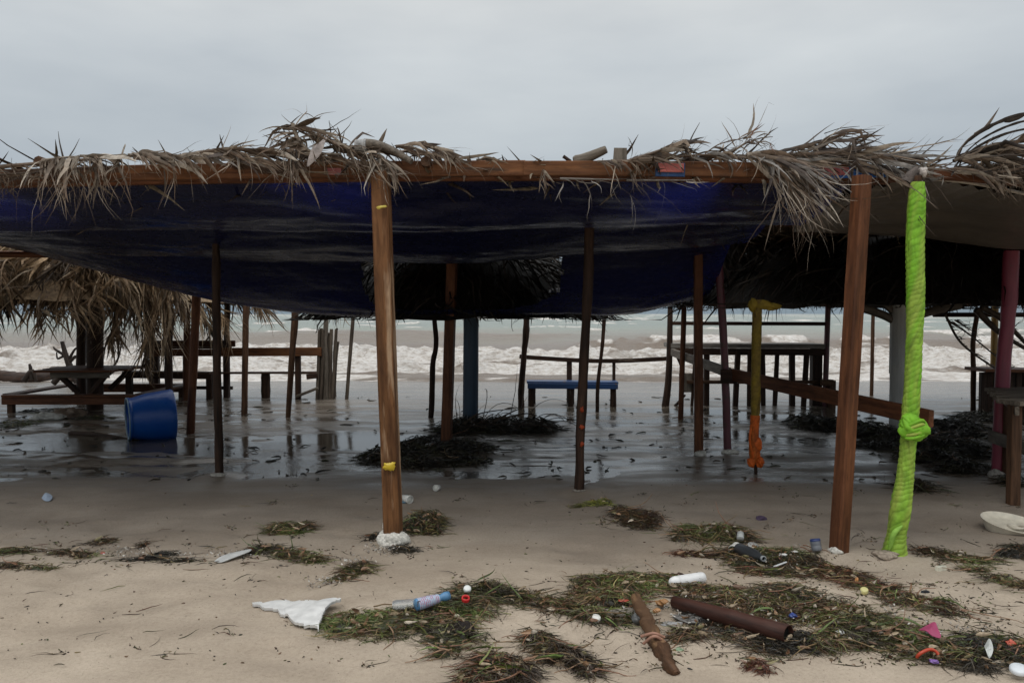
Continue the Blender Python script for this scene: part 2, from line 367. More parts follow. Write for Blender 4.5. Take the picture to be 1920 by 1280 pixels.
X, Y = np.meshgrid(xs, ys); mb = MB(); mb.grid(X, Y, gz(X, Y)); mb.build('sand', make_sand(), loc=np.zeros(3), kind='structure')

# puddle water
def make_water(name, c=(.03, .027, .022), rgh=.06, bs=.25, sc=7.0):
    m, nt, b = newmat(name); ge = N(nt, 'ShaderNodeNewGeometry'); pos = ge.outputs['Position']
    n1 = noise(nt, pos, sc, 4, .6, (1, 1.4, 1)); n2 = noise(nt, pos, sc * .25, 3, .5)
    b.inputs['Base Color'].default_value = (*c, 1); b.inputs['Roughness'].default_value = rgh; b.inputs['IOR'].default_value = 1.33
    h = math_(nt, 'ADD', n1.outputs[0], math_(nt, 'MULTIPLY', n2.outputs[0], 1.5))
    bn = bump(nt, b, h, bs, .02)
    cm = ramp(nt, noise(nt, pos, .45, 2).outputs[0], [(.4, (.12, .12, .12)), (.65, (1, 1, 1))]).outputs[0]
    nt.links.new(math_(nt, 'MULTIPLY', cm, bs), bn.inputs['Strength']); return m
mb = MB(); X, Y = np.meshgrid(np.linspace(-16, 16, 60), np.linspace(7.25, 14.25, 30)); mb.grid(X, Y, 0 * X + PUD)
mb.build('puddle_water', make_water('puddle_water', c=(.075, .064, .05), rgh=.09, bs=.5, sc=9.0), loc=np.zeros(3), kind='structure')

# sea
def sea():
    xs = axis(-42, 42, .2, 2500, 1.22); ys = np.concatenate([np.arange(20.5, 36, .1), np.arange(36, 62, .22), 62 * 1.028 ** np.arange(1, 150)]); ys = ys[ys < 3600]
    X, Y = np.meshgrid(xs, ys)
    wp = 3.2 * (fbm(X * .07 + 5, X * 0 + 2.2, 3) - .5) + 1.6 * (fbm(X * .3, Y * .1, 3) - .5)
    def bore(yb, H, fr, bk, seed, lo=.35):
        y0 = yb + wp * (1 + .1 * seed); k = lo + (1 - lo) * sm(.3, .62, fbm(X * .09 + seed * 7, Y * .02 + seed, 3))
        return H * k * np.where(Y < y0, sm(y0 - fr, y0, Y), np.exp(-(Y - y0) / bk)), y0, k
    h = np.zeros_like(X) - .33
    b1, y1, _ = bore(23.6, .09, .6, 1.5, 1); b2, y2, _ = bore(27.2, .24, .9, 2.2, 2); b3, y3, _ = bore(33.0, .50, 1.3, 3.0, 3, .7); b4, y4, k4 = bore(44, .56, 3.0, 4.0, 4, .25)
    b5, y5, _ = bore(58, .5, 6, 6, 5); h = h + b1 + b2 + b3 + b4 + b5
    far = sm(38, 70, Y)
    h = h + far * (.16 * np.sin(Y * .42 + wp * 2 + 2 * fbm(X * .05, Y * .05)) + .5 * (fbm(X * .10, Y * .22, 4) - .5)) * (1 + .5 * sm(100, 400, Y))
    z = 1 - sm(34.5, 37.5, Y + (X * .03))
    tn = fbm(X * 1.1, Y * 1.3, 5) - .5; tn2 = 1 - np.abs(2 * fbm(X * .9 + 9, Y * 1.5, 4) - 1)
    lead = np.exp(-((Y - y3) / 1.6) ** 2) + .8 * np.exp(-((Y - y2) / 1.2) ** 2)
    h = h + z * (sm(21.5, 24.5, Y) * .12 * tn + lead * (.45 * tn + .22 * (tn2 - .7) + .48 * (fbm(X * 2.6, Y * 3.6 + 2, 4) - .5)) + .14 * sm(24, 27, Y) * (tn2 - .6))
    h = np.where(Y < 24, h - .1 * sm(22.5, 20.5, Y), h)
    pn = fbm(X * .35, Y * .9 + 4, 5); holes = sm(.42, .55, pn)
    foam = z * np.clip(.30 + .62 * holes + lead * (.25 + 1.1 * sm(.35, .6, fbm(X * .6, Y * .8 + 20, 4))), 0, 1)
    trail = sm(34.5, 37, Y) * (1 - sm(37, 43, Y)) * sm(.52, .6, pn) * .35
    cr4 = np.exp(-((Y - y4 + .8) / 1.3) ** 2) * sm(.45, .62, k4) * sm(.44, .56, fbm(X * .5, Y * .5 + 8, 4))
    cr5 = np.exp(-((Y - y5 + .5) / 1.2) ** 2) * sm(.56, .62, fbm(X * .12 + 31, Y * .1, 4)) * .35
    wc = sm(55, 75, Y) * sm(.69, .72, fbm(X * .10 + 3, Y * .16 + 7, 5)) * .9
    foam = np.clip(foam + trail + cr4 * 1.0 + cr5 + wc, 0, 1)
    h = h + (cr4 * .22 + cr5 * .15 + wc * .25 * (1 + sm(100, 300, Y))) * (.4 + fbm(X * 1.5, Y * 1.5, 3))
    m, nt, b = newmat('stormy_sea'); at = attr(nt, 'col'); ge = N(nt, 'ShaderNodeNewGeometry'); pos = ge.outputs['Position']
    s = N(nt, 'ShaderNodeSeparateXYZ'); nt.links.new(pos, s.inputs[0]); s2 = N(nt, 'ShaderNodeSeparateXYZ'); nt.links.new(at.outputs['Color'], s2.inputs[0])
    nb = noise(nt, pos, .12, 4, .6, (.4, 1.2, 1)); yy = math_(nt, 'ADD', s.outputs['Y'], math_(nt, 'MULTIPLY', math_(nt, 'SUBTRACT', nb.outputs[0], .5), 60))
    mr = N(nt, 'ShaderNodeMapRange'); nt.links.new(yy, mr.inputs[0]); mr.inputs[1].default_value = 30; mr.inputs[2].default_value = 130
    c = ramp(nt, mr.outputs[0], [(0, (.20, .155, .12)), (.18, (.235, .19, .155)), (.42, (.27, .255, .215)), (.7, (.27, .295, .25)), (1, (.24, .275, .245))]).outputs[0]
    n1 = noise(nt, pos, 2.2, 6, .65, (.7, 1.2, 1)); n2 = noise(nt, pos, 7, 7, .75, (.45, .8, 1.6))
    thr = math_(nt, 'ADD', s2.outputs['X'], math_(nt, 'MULTIPLY', math_(nt, 'SUBTRACT', n1.outputs[0], .5), 1.1))
    f = ramp(nt, thr, [(.36, (0, 0, 0)), (.72, (1, 1, 1))]).outputs[0]
    fc = ramp(nt, n2.outputs[0], [(.36, (.40, .345, .295)), (.5, (.68, .645, .61)), (.62, (.80, .785, .765))]).outputs[0]
    nt.links.new(mixc(nt, f, c, fc), b.inputs['Base Color'])
    nt.links.new(mixc(nt, f, (.28, .28, .28), (.8, .8, .8)), b.inputs['Roughness']); b.inputs['IOR'].default_value = 1.33
    hh = math_(nt, 'ADD', n1.outputs[0], math_(nt, 'MULTIPLY', n2.outputs[0], .5)); bump(nt, b, hh, .9, .25)
    mb = MB(); mb.grid(X, Y, h, np.stack([foam, foam, foam], -1).reshape(-1, 3)); mb.build('sea_water', m, loc=np.zeros(3), kind='structure')
sea()

# ================================================================ shelters
def ground_pt(px, py): return G(px, py)
def pole_pts(top, bot, n=2, mids=(), lean=0.0, sink=.25):
    """centre line of a pole from its foot to its top; mids = pixel points between, foot first"""
    b = G(*bot); d = b[1]
    pts = [b] + [P(mx, my, d + lean * (bot[1] - my) / (bot[1] - top[1])) for mx, my in mids] + [P(top[0], top[1], d + lean)]
    pts = np.array(pts); dirn = nrm(pts[1] - pts[0]); pts = np.vstack([pts[0] - dirn * sink, pts])
    return pts, d
def round_pole(parent, name, top, bot, wpx, mat, mids=(), wtop=None, knob=.12, m=10, lean=0.0, **props):
    pts, d = pole_pts(top, bot, mids=mids, lean=lean); n = max(14, int(np.linalg.norm(pts[-1] - pts[0]) * 14))
    c = cr(pts, n) if len(pts) > 3 else cr([pts[0], pts[-1]], n)
    r0 = wpx * d / F / 2; r1 = (wtop or wpx) * d / F / 2; sd = R.rand() * 90
    r = np.linspace(r0, r1, n) * (1 + knob * 2 * (fbm(np.arange(n) * .45 + sd, sd, 3) - .5))
    wob = r0 * .55 * knob * 4; c = c + np.stack([wob * (fbm(np.arange(n) * .3, sd + 3, 2) - .5), wob * (fbm(np.arange(n) * .3, sd + 9, 2) - .5), 0 * r], 1)
    mb = MB(); mb.tube(c, r, m); 
    if parent is None: return mb.build(name, mat, None, loc=c[1], **props)
    return mb.build(name, mat, parent, **props)
def square_post(parent, name, top, bot, wpx, mat, yaw=0.3, wd=None, lean=0.0, ch=.008, **props):
    pts, d = pole_pts(top, bot, lean=lean); wd = wd or wpx * d / F
    a, c = wd / 2, ch; sec = [(-a + c, -a), (a - c, -a), (a, -a + c), (a, a - c), (a - c, a), (-a + c, a), (-a, a - c), (-a, -a + c)]
    cc = cr([pts[0], pts[-1]], 24); sd = R.rand() * 90
    cc = cc + np.stack([.006 * (fbm(np.arange(24) * .4, sd, 2) - .5), .006 * (fbm(np.arange(24) * .4, sd + 5, 2) - .5), np.zeros(24)], 1)
    mb = MB(); mb.sweep(cc, sec, 1 + .04 * (fbm(np.arange(24) * .7, sd, 2) - .5), up=(math.sin(yaw), math.cos(yaw), 0), smooth=False)
    if parent is None: return mb.build(name, mat, None, loc=pts[1], **props)
    return mb.build(name, mat, parent, **props)

S1 = thing('beach_shelter', 'large front palapa with weathered orange beam and ragged palm thatch over the blue tarp', 'beach shelter', (-.9, 5.65, 0))
S2 = thing('side_shelter', 'right hand palapa with a lime green cloth wrapped post, pink post and tan tarp', 'beach shelter', (3.6, 5.5, 0))
# --- front beam: three boards nailed along the post tops
def pathbeam(parent, name, pp, hpx, thick, Y, mat, **props):
    c = np.array([P(x, y, Y) for x, y in pp]); h = hpx * Y / F; a, b, ch = thick / 2, h / 2, .006
    sec = [(-a + ch, -b), (a - ch, -b), (a, -b + ch), (a, b - ch), (a - ch, b), (-a + ch, b), (-a, b - ch), (-a, -b + ch)]
    c = cr(c, max(8, len(c) * 5)); mb = MB(); mb.sweep(c, sec, 1.0, up=(0, 0, 1), smooth=False); return mb.build(name, mat, parent, **props)
pathbeam(S1, 'front_beam', [(-340, 343), (0, 334), (250, 325), (500, 320), (640, 318), (985, 316)], 29, .05, 5.60, W_BEAM)
pathbeam(S1, 'front_beam', [(982, 316.5), (1240, 317), (1450, 320), (1665, 326)], 28, .05, 5.58, W_BEAM)
pathbeam(S1, 'inner_beam', [(-340, 352), (300, 336), (1000, 329), (1660, 336)], 20, .05, 5.72, W_RED)
post1 = square_post(S1, 'post', (713, 322), (738, 1012), 31, W_AMBER, yaw=.12, lean=-.03)
post2 = square_post(S1, 'post', (1616, 330), (1573, 1032), 38, W_RED, yaw=-.45, wd=.092)
post_mid = []
post_mid.append(round_pole(S1, 'post', (404, 428), (412, 888), 17, W_DARK, mids=[(408, 760), (406, 600)], knob=.2, wtop=15))
post_mid.append(round_pole(S1, 'post', (1106, 396), (1085, 918), 18, W_DARK, mids=[(1092, 740), (1101, 560)], knob=.22))
post_mid.append(square_post(S1, 'post', (848, 470), (837, 834), 18, W_RED, yaw=.2))
post_mid.append(square_post(S1, 'post', (1309, 470), (1310, 850), 16, W_RED, yaw=.1))
post_mid.append(round_pole(S1, 'post', (372, 480), (357, 812), 15, W_RED, knob=.08, wtop=17))
post_mid.append(round_pole(S1, 'post', (1347, 480), (1364, 842), 15, P_DPINK, mids=[(1362, 760), (1357, 650)], knob=.12, label='crooked maroon painted post'))
# plaster and salt crusts at the feet
def crust(parent, px, py, r, colr=(.72, .70, .64), sc=(1.2, 1, .8), n=5):
    b = G(px, py); mb = MB()
    for i in range(n):
        a = R.rand() * 6.28; mb.blob(b + [math.cos(a) * r * .35, math.sin(a) * r * .3 - .01, r * .12 * R.rand()], r * (.6 + .5 * R.rand()), sc, .45, np.array(colr) * (1 - .15 * R.rand()), 12)
    mb.build('plaster_foot', M_STONE, parent)
crust(post1, 738, 1012, .085, sc=(1.1, .95, .75), n=8); crust(post1, 738, 985, .062, sc=(1.05, 1, 1.1), n=4); crust(post2, 1570, 1031, .05, sc=(1, .9, .6), n=4)
crust(post_mid[0], 411, 890, .04, sc=(1.4, 1, .5), colr=(.42, .40, .36)); crust(post_mid[3], 1312, 852, .06, sc=(1.1, 1, .9)); crust(post_mid[5], 1366, 848, .05, sc=(1.6, 1, .5))
crust(post_mid[1], 1086, 918, .03, sc=(1.5, 1.2, .4), colr=(.26, .235, .205))
# yellow tape remnants on the near post
def scrap(parent, name, pp, Y, colr, thick=.004, z=None, mat=None, seed=1, rag=.25, **props):
    """ragged flat piece with thickness, outline given at its own distance"""
    c = np.array([P(x, y, Y) for x, y in pp]); k = cr(np.vstack([c, c[:1]]), len(c) * 5)[:-1]
    rr = np.random.RandomState(seed); ctr = k.mean(0); k = ctr + (k - ctr) * (1 + rag * (rr.rand(len(k), 1) - .5))
    off = np.array([0, -thick, 0]); n = len(k); V = np.vstack([k, k + off, [ctr + off * 1.6], [ctr]])
    f = [(i, (i + 1) % n, n + (i + 1) % n, n + i) for i in range(n)] + [(n + i, n + (i + 1) % n, 2 * n) for i in range(n)] + [((i + 1) % n, i, 2 * n + 1) for i in range(n)]
    mb = MB(); mb.add(V, f, colr); return mb.build(name, mat or M_PLASTIC, parent, **props)
fy = G(739, 1012)[1] - .085
scrap(post1, 'tape_scrap', [(718, 876), (722, 868), (732, 866), (741, 867), (740, 880), (733, 882), (724, 880)], fy, (.60, .43, .03), seed=3, rag=.4, label='yellow tape remnant low on the post')
scrap(post1, 'tape_scrap', [(706, 389), (712, 386), (723, 385), (724, 389), (716, 390), (709, 393)], fy - .03, (.55, .45, .08), seed=4, rag=.3)
# --- things nailed on the beam
pb = MB(); pb.beam(P(1229, 318, 5.545), P(1284, 319, 5.545), .012, .088); pbo = pb.build('painted_board', P_BLUE, S1, label='blue edged painted board nailed to the beam')
pb = MB(); pb.beam(P(1234, 314, 5.532), P(1282, 315, 5.532), .012, .058); pb.build('pink_panel', paint('salmon_board_paint', (.50, .13, .11), (.08, .03, .02), .68), pbo)
pb = MB(); pb.beam(P(1534, 325, 5.545), P(1662, 322, 5.545), .012, .07); pbo = pb.build('painted_board', paint('bright_blue_board', (.012, .14, .52), (.05, .05, .07), .72), S1, label='bright blue board with a white ring under the thatch')
pb = MB(); pb.beam(P(1536, 322, 5.532), P(1592, 321, 5.532), .01, .05); pb.build('pink_panel', paint('salmon_board_paint_two', (.48, .11, .11), (.08, .03, .02), .68), pbo)
a = np.linspace(0, 2 * math.pi, 17); rc = P(1651, 319, 5.53)
pb = MB(); pb.tube(rc + np.stack([np.cos(a) * .016, 0 * a, np.sin(a) * .016], 1), .0035, 6); pb.build('white_ring', P_WHITE, pbo)
pb = MB(); pb.blob(P(1651, 320, 5.535), .010, (1, .4, 1), .1, (.02, .02, .02)); pb.build('dark_center', M_STONE, pbo)
pb = MB(); pb.beam(P(614, 322, 5.562), P(640, 322, 5.562), .01, .045); pb.build('painted_board', paint('faded_red_board', (.28, .07, .06), (.12, .08, .07), .5), S1, label='small faded red patch on the beam')
pb = MB(); pb.sweep([P(1163, 303, 5.6), P(1164, 279, 5.6)], [(-.045, -.03), (.045, -.035), (.043, .03), (-.04, .035)], [1.0, .92], smooth=False, up=(.2, 1, 0)); pb.build('wood_block', W_GREY, S1)
pb = MB(); pb.tube(cr([P(1076, 303, 5.6), P(1100, 296, 5.6), P(1137, 280, 5.56)], 10), [.03, .038, .036, .035, .035, .034, .032, .03, .028, .024], 8); pb.build('rafter_stub', W_GREY, S1)
pb = MB(); pb.tube([P(1056, 293, 5.6), P(1070, 303, 5.6)], .012, 6); pb.build('rafter_stub', W_DARK, S1)
# --- rafters and purlins under the thatch
for x in np.arange(-8.2, 2.2, 1.3):
    mb = MB(); xx = x + R.randn() * .1; mb.tube(cr([(xx, 5.5, 2.475), (xx + .05, 8, 2.44), (xx - .05, 11.2, 2.38)], 12), .035, 8); mb.build('rafter', W_BROWN, S1)
for y, z in ((7.4, 2.37), (8.7, 2.33), (9.95, 2.2), (11.0, 2.28)):
    mb = MB(); mb.tube(cr([(-8.4, y, z), (-3, y + .05, z - .02), (2.3, y, z)], 20), .035, 8); mb.build('purlin', W_RED, S1)
# --- roof thatch: a thick layer with gaps
M_THATCH = colmat('roof_thatch', .8, 40, .5, .2, .8, .0, .02)
def roof(parent, x0, x1, y0, y1, zf, seed, hole=.80):
    X, Y = np.meshgrid(np.arange(x0, x1, .09), np.arange(y0, y1, .09)); n = fbm(X * 2.2 + seed, Y * 5, 4)
    Z = zf(X, Y) + .05 * (n - .5); keep = (fbm(X * 1.6 + seed, Y * 3.1 + seed, 3) < hole - .26 * (Y < y0 + .7) * (fbm(X * .8 + 4, X * 0 + 3, 2) > .47))[:-1, :-1]
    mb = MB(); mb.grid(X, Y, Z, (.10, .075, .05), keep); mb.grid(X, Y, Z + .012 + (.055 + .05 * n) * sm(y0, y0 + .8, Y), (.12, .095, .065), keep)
    k = int((x1 - x0) * (y1 - y0) * 45); b = np.stack([x0 + R.rand(k) * (x1 - x0), y0 + R.rand(k) * (y1 - y0), np.zeros(k)], 1); b[:, 2] = zf(b[:, 0], b[:, 1]) - .01 + .1 * R.rand(k) * sm(y0, y0 + 1, b[:, 1])
    d0 = np.stack([R.randn(k) * .6, -1 + R.randn(k) * .5, R.randn(k) * .1], 1)
    Pc = strands(b, d0, .3 + .35 * R.rand(k), 5, .15, .1, .3); mb.ribbons(Pc, taper(k, 5, .02 + .02 * R.rand(k)), np.tile([1., 0, 0], (k, 5, 1)) + R.randn(k, 1, 3) * .4, pick([(.16, .12, .08), (.10, .07, .05), (.22, .18, .13)], k))
    mb.build('roof_thatch', M_THATCH, parent, kind='stuff')
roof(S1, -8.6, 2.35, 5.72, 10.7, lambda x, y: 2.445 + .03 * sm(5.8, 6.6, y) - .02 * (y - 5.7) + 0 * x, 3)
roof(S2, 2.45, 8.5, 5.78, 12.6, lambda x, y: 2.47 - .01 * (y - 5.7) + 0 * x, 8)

# --- palm fronds
PALE = [(.36, .30, .24), (.28, .23, .18), (.20, .155, .12), (.43, .38, .32), (.13, .09, .065), (.17, .12, .085)]
MIDC = [(.22, .165, .12), (.15, .105, .075), (.30, .245, .19), (.09, .065, .05), (.12, .085, .06)]
DRK = [(.06, .045, .035), (.10, .075, .055), (.15, .11, .08), (.04, .03, .025)]
BLK_SHADE = [(.022, .018, .014), (.035, .027, .02), (.05, .038, .03), (.015, .012, .01)]  # darkest thatch: deep shade on the rear roofs painted into the leaf colour
GREYC = [(.30, .28, .26), (.22, .20, .18), (.14, .12, .105), (.38, .35, .32), (.10, .08, .07)]
def frond(parent, pp, n, L, dr, spread=.35, grav=1.0, pal=PALE, wd=.02, Y=5.5, rw=.008, curl=.5, K=7, both=.0, name='palm_frond', dy=0.0, **props):
    """rachis through pixel points pp at distance Y; n leaflets of length L leaving towards dr"""
    c = np.array([P(x, y, Y + dy * i / max(len(pp) - 1, 1)) for i, (x, y) in enumerate(pp)]); k = cr(c, 40)
    mb = MB(); mb.tube(k, np.linspace(rw, rw * .5, 40), 6, col=pal[1])
    i = np.clip((np.arange(n) + R.rand(n) * 1.0) / n * 39, 0, 39).astype(int); base = k[i] + R.randn(n, 3) * .006
    n = max(3, int(n * .8)) if parent in (S1, S2) else n
    i = i[np.linspace(0, len(i) - 1, n).astype(int)]; base = base[:n] * 0 + k[i] + R.randn(n, 3) * .006
    dd = np.tile(np.array(dr, float), (n, 1)) + R.randn(n, 3) * spread * np.array([1, .8, .42])
    if both: s = R.rand(n) < both; dd[s, 0] *= -1; dd[s, 2] *= -.6
    LL = L * (.55 + .65 * R.rand(n)); LL = LL * np.where(R.rand(n) < .2, .45, 1); Pc = strands(base, dd, LL, K, grav * (.6 + .8 * R.rand(n)), .10, curl * 1.2, kink=.4)
    sd_ = np.tile(nrm(R.randn(n, 1, 3) * .5 + np.array([.3, -.3, 1.0])), (1, K, 1))
    W = taper(n, K, wd * (.35 + 1.3 * R.rand(n) ** 1.5)); mb.ribbons(Pc, W, sd_, pick(pal, n, .25), .18)
    # split tips: thin hairs
    m = n // 2; j = R.randint(0, n, m); b2 = Pc[j, K // 2]; Ph = strands(b2, (Pc[j, -1] - b2) + R.randn(m, 3) * .05, LL[j] * .7, K, grav * .7, .12, .7)
    mb.ribbons(Ph, taper(m, K, .005), np.tile(nrm(R.randn(m, 1, 3)), (1, K, 1)), pick(pal, m))
    return mb.build(name, M_FROND, parent, **props)
fr = lambda *a, **k: frond(S1, *a, **k)
fr([(-60, 318), (80, 306), (250, 292)], 34, .22, (.5, -.3, -.2), .5, 1.2, MIDC, .012, rw=.016)
fr([(-40, 330), (90, 322)], 60, .18, (.3, -.4, -.5), .7, 1.0, DRK + MIDC, .01, curl=1.2)
fr([(82, 300), (140, 294), (200, 296)], 40, .38, (.12, -.34, -.2), .3, 2.0, PALE, .028, curl=.45)
fr([(90, 303), (190, 300)], 60, .42, (.05, -.28, -.5), .45, 2.0, MIDC, .008, curl=1.1)
fr([(150, 292), (230, 293), (300, 297)], 34, .34, (.6, -.34, .0), .22, 1.3, PALE, .030, curl=.3)
fr([(240, 290), (300, 290), (375, 300)], 30, .32, (.9, -.26, .02), .16, .75, PALE, .032, curl=.25)
fr([(250, 296), (380, 292), (470, 300)], 40, .26, (.95, -.22, .02), .16, .45, GREYC + PALE, .024, curl=.25)
fr([(370, 287), (420, 281), (520, 284)], 36, .38, (.95, -.2, -.05), .12, .4, MIDC + PALE, .026, rw=.013, curl=.2)
fr([(415, 300), (500, 302), (540, 312)], 20, .22, (.9, -.2, -.05), .2, .6, MIDC, .02)
fr([(300, 292), (520, 292), (640, 300)], 60, .22, (.9, .1, .04), .25, .5, DRK + MIDC, .025, Y=5.62)
# the blown-up clump left of the near post
fr([(548, 232), (560, 262), (585, 285), (640, 290)], 46, .26, (-.75, -.25, .1), .35, 1.6, PALE + MIDC, .014, curl=1.0, rw=.015)
fr([(532, 240), (575, 245), (640, 275), (705, 300)], 46, .28, (.8, -.25, .12), .26, .8, MIDC + PALE, .02, curl=.5, rw=.014)
fr([(540, 262), (552, 300)], 30, .34, (.1, -.3, -.6), .25, 1.6, PALE, .014, curl=.6)
fr([(560, 285), (640, 300), (730, 325)], 34, .30, (.95, -.25, -.12), .14, .5, PALE, .014, curl=.3)
fr([(540, 270), (600, 262), (660, 290)], 60, .24, (.4, -.4, .2), .6, 1.0, DRK + MIDC, .02, curl=.9, Y=5.56)
mb = MB(); Pb = cr([P(612, 258, 5.44), P(600, 272, 5.42), P(588, 292, 5.42), P(576, 312, 5.43)], 9)[None]
mb.ribbons(Pb, np.array([[.03, .07, .095, .10, .09, .075, .055, .035, .012]]), np.tile([[.75, -.2, .55]], (1, 9, 1)), [(.42, .37, .35)], .12); mb.build('broad_leaf', M_FROND, S1)
for q in ([(528, 236), (535, 250)], [(545, 232), (558, 220), (568, 213)], [(618, 262), (620, 248), (617, 226)], [(640, 272), (646, 246)], [(600, 245), (625, 243), (634, 241)], [(118, 294), (112, 268), (109, 246)], [(130, 294), (140, 278), (149, 260)], [(418, 276), (414, 262), (412, 252)], [(262, 290), (248, 276)],
          [(1283, 300), (1295, 262), (1312, 230)], [(1300, 268), (1290, 272)], [(1695, 318), (1735, 285), (1769, 256)], [(1608, 300), (1606, 280), (1598, 262)], [(1545, 250), (1575, 241), (1612, 237)], [(1560, 262), (1600, 246), (1642, 242)]):
    mb = MB(); k = cr([P(x, y, 5.56) for x, y in q], 10); mb.ribbons(k[None], np.linspace(.017, .003, 10)[None], np.tile([[.9, -.3, .3]], (1, 10, 1)), [(.08, .065, .055)], .3); mb.build('stray_leaflet', M_FROND, S1)
# sheath lying over the near post, pale cut end
mb = MB(); k = cr([P(684, 271, 5.5), P(706, 272, 5.5), P(735, 282, 5.5), P(772, 303, 5.48)], 16); mb.sweep(k, [(math.cos(t) * 1.0, math.sin(t) * .62) for t in np.linspace(0, 6.28, 15)[:-1]], np.linspace(.058, .03, 16), col=(.15, .125, .10))
sh = mb.build('leaf_sheath', M_BARK, S1)
mb = MB(); mb.sweep([P(667, 273, 5.5), P(688, 273, 5.5)], [(math.cos(t) * 1.1, math.sin(t) * .7) for t in np.linspace(0, 6.28, 15)[:-1]], [.05, .06], col=(.36, .36, .36)); mb.build('pale_cut_end', M_BARK, sh)
fr([(690, 280), (715, 295), (735, 310)], 34, .30, (.25, -.35, -.35), .22, 1.9, PALE, .018, curl=.7)
fr([(650, 290), (710, 300)], 22, .34, (.9, -.35, -.3), .2, 1.0, MIDC, .014)
fr([(742, 275), (795, 272), (850, 300)], 34, .26, (.85, -.25, -.02), .2, 1.0, MIDC + PALE, .02, curl=.5, rw=.012)
fr([(770, 283), (830, 292), (880, 304)], 12, .24, (.9, -.2, -.05), .16, .7, MIDC, .018)
fr([(640, 285), (760, 284), (850, 298)], 60, .22, (.6, .1, .1), .6, .5, DRK + MIDC, .02, Y=5.6)
fr([(893, 300), (912, 298)], 8, .20, (.8, -.2, .02), .3, .6, MIDC, .016)
fr([(1018, 318), (1021, 335)], 16, .14, (.1, -.3, -.8), .4, 1.0, MIDC, .012)
fr([(1050, 335), (1160, 337)], 14, .36, (.8, -.3, -.3), .4, 1.0, GREYC, .006, curl=1.6, Y=5.53, K=10)
fr([(1175, 338), (1300, 338)], 7, .36, (.8, -.35, -.25), .4, .5, GREYC, .005, curl=1.4, Y=5.53, K=10)
fr([(1120, 303), (1190, 300)], 26, .24, (.7, -.3, .1), .5, 1.3, MIDC, .012, curl=1.2)
# right half
fr([(1178, 303), (1230, 285), (1285, 266)], 40, .24, (.95, -.1, .12), .25, .5, MIDC + DRK, .026, curl=.4, rw=.014)
fr([(1180, 302), (1300, 297), (1420, 296)], 80, .24, (.9, -.06, .05), .35, .4, DRK + MIDC, .02, Y=5.6, curl=.7)
fr([(1210, 298), (1330, 290), (1420, 292)], 34, .22, (.8, -.3, .05), .4, .8, MIDC + GREYC, .013, curl=1.0)
fr([(1322, 288), (1350, 270), (1395, 258), (1418, 240)], 10, .22, (.8, -.1, .3), .3, .6, MIDC, .012, rw=.005, curl=1.2)
fr([(1380, 280), (1400, 268), (1415, 270)], 30, .22, (.4, -.2, .5), .5, .8, [(.2, .10, .07)] + MIDC, .01, curl=.9)
fr([(1400, 292), (1430, 288), (1462, 300)], 80, .60, (.62, -.3, -.22), .09, .85, PALE + GREYC, .022, curl=.25, rw=.02)
fr([(1430, 300), (1470, 320)], 46, .56, (.62, -.3, -.5), .12, .7, MIDC + PALE, .018, curl=.3)
fr([(1445, 288), (1462, 296)], 18, .30, (.35, -.4, -.2), .3, 1.6, GREYC, .03, curl=.5)
fr([(1420, 300), (1480, 345)], 40, .5, (.7, -.2, -.7), .14, .5, PALE, .008, curl=.6)
fr([(1445, 290), (1530, 268), (1600, 264)], 26, .30, (.95, -.05, .18), .2, .6, DRK + MIDC, .022, rw=.012)
fr([(1520, 292), (1545, 262), (1575, 246)], 12, .34, (.9, -.05, .35), .15, .5, DRK + MIDC, .018, rw=.01)
fr([(1460, 292), (1560, 290), (1680, 292)], 80, .42, (.97, -.08, .04), .12, .15, MIDC + GREYC, .022, curl=.3)
fr([(1480, 300), (1600, 296), (1700, 300)], 60, .36, (.95, -.15, -.02), .12, .25, GREYC + MIDC, .020, curl=.3)
fr([(1460, 300), (1560, 296), (1720, 300)], 110, .22, (.7, .1, .04), .45, .4, DRK + [(.16, .09, .06)], .022, Y=5.62, curl=.5)
fr([(1580, 305), (1640, 318), (1700, 330)], 26, .34, (.92, -.2, -.14), .12, .35, MIDC, .018, curl=.35)
fr([(1640, 310), (1690, 322), (1735, 338)], 26, .26, (.75, -.4, -.12), .25, 1.2, GREYC + DRK, .020, curl=.5)
fr([(1655, 320), (1700, 350)], 14, .34, (.7, -.5, -.45), .18, .7, MIDC, .014, curl=.6, Y=5.36)
mb = MB(); k = cr([P(1700, 345, 5.35), P(1712, 328, 5.35), P(1722, 318, 5.35)], 8); mb.tube(k, np.linspace(.05, .03, 8), 10, col=(.10, .08, .07)); mb.build('leaf_sheath', M_BARK, S2)
scrap(S2, 'pale_leaf_base', [(1722, 316), (1736, 314), (1735, 326), (1732, 334), (1726, 330)], 5.29, (.5, .45, .42), .02, mat=M_BARK)
f2 = lambda *a, **k: frond(S2, *a, **k)
f2([(1790, 300), (1815, 262), (1860, 235), (1925, 214), (2000, 205)], 8, .25, (.9, 0, .2), .2, .3, DRK, .02, rw=.006, Y=5.5)
f2([(1788, 302), (1840, 278), (1930, 262), (2010, 258)], 30, .4, (.95, -.05, .15), .12, .2, DRK + MIDC, .03, rw=.014)
f2([(1780, 318), (1850, 318), (1990, 318)], 90, .34, (.9, -.15, .03), .25, .3, DRK + MIDC, .022, Y=5.56)
f2([(1790, 300), (1860, 290), (1990, 288)], 80, .42, (.92, -.15, .1), .18, .3, MIDC + DRK, .026, Y=5.52)
f2([(1840, 322), (1920, 330), (1990, 335)], 70, .25, (.6, -.3, -.25), .4, 1.0, DRK, .02)
for xa in (1290, 1360, 1430): frond(S2, [(xa, 452), (xa + 50, 462), (xa + 110, 470)], 110, .75, (.1, -.2, -.7), .35, .8, BLK_SHADE, .035, 9.6 + xa * .0005, .02)
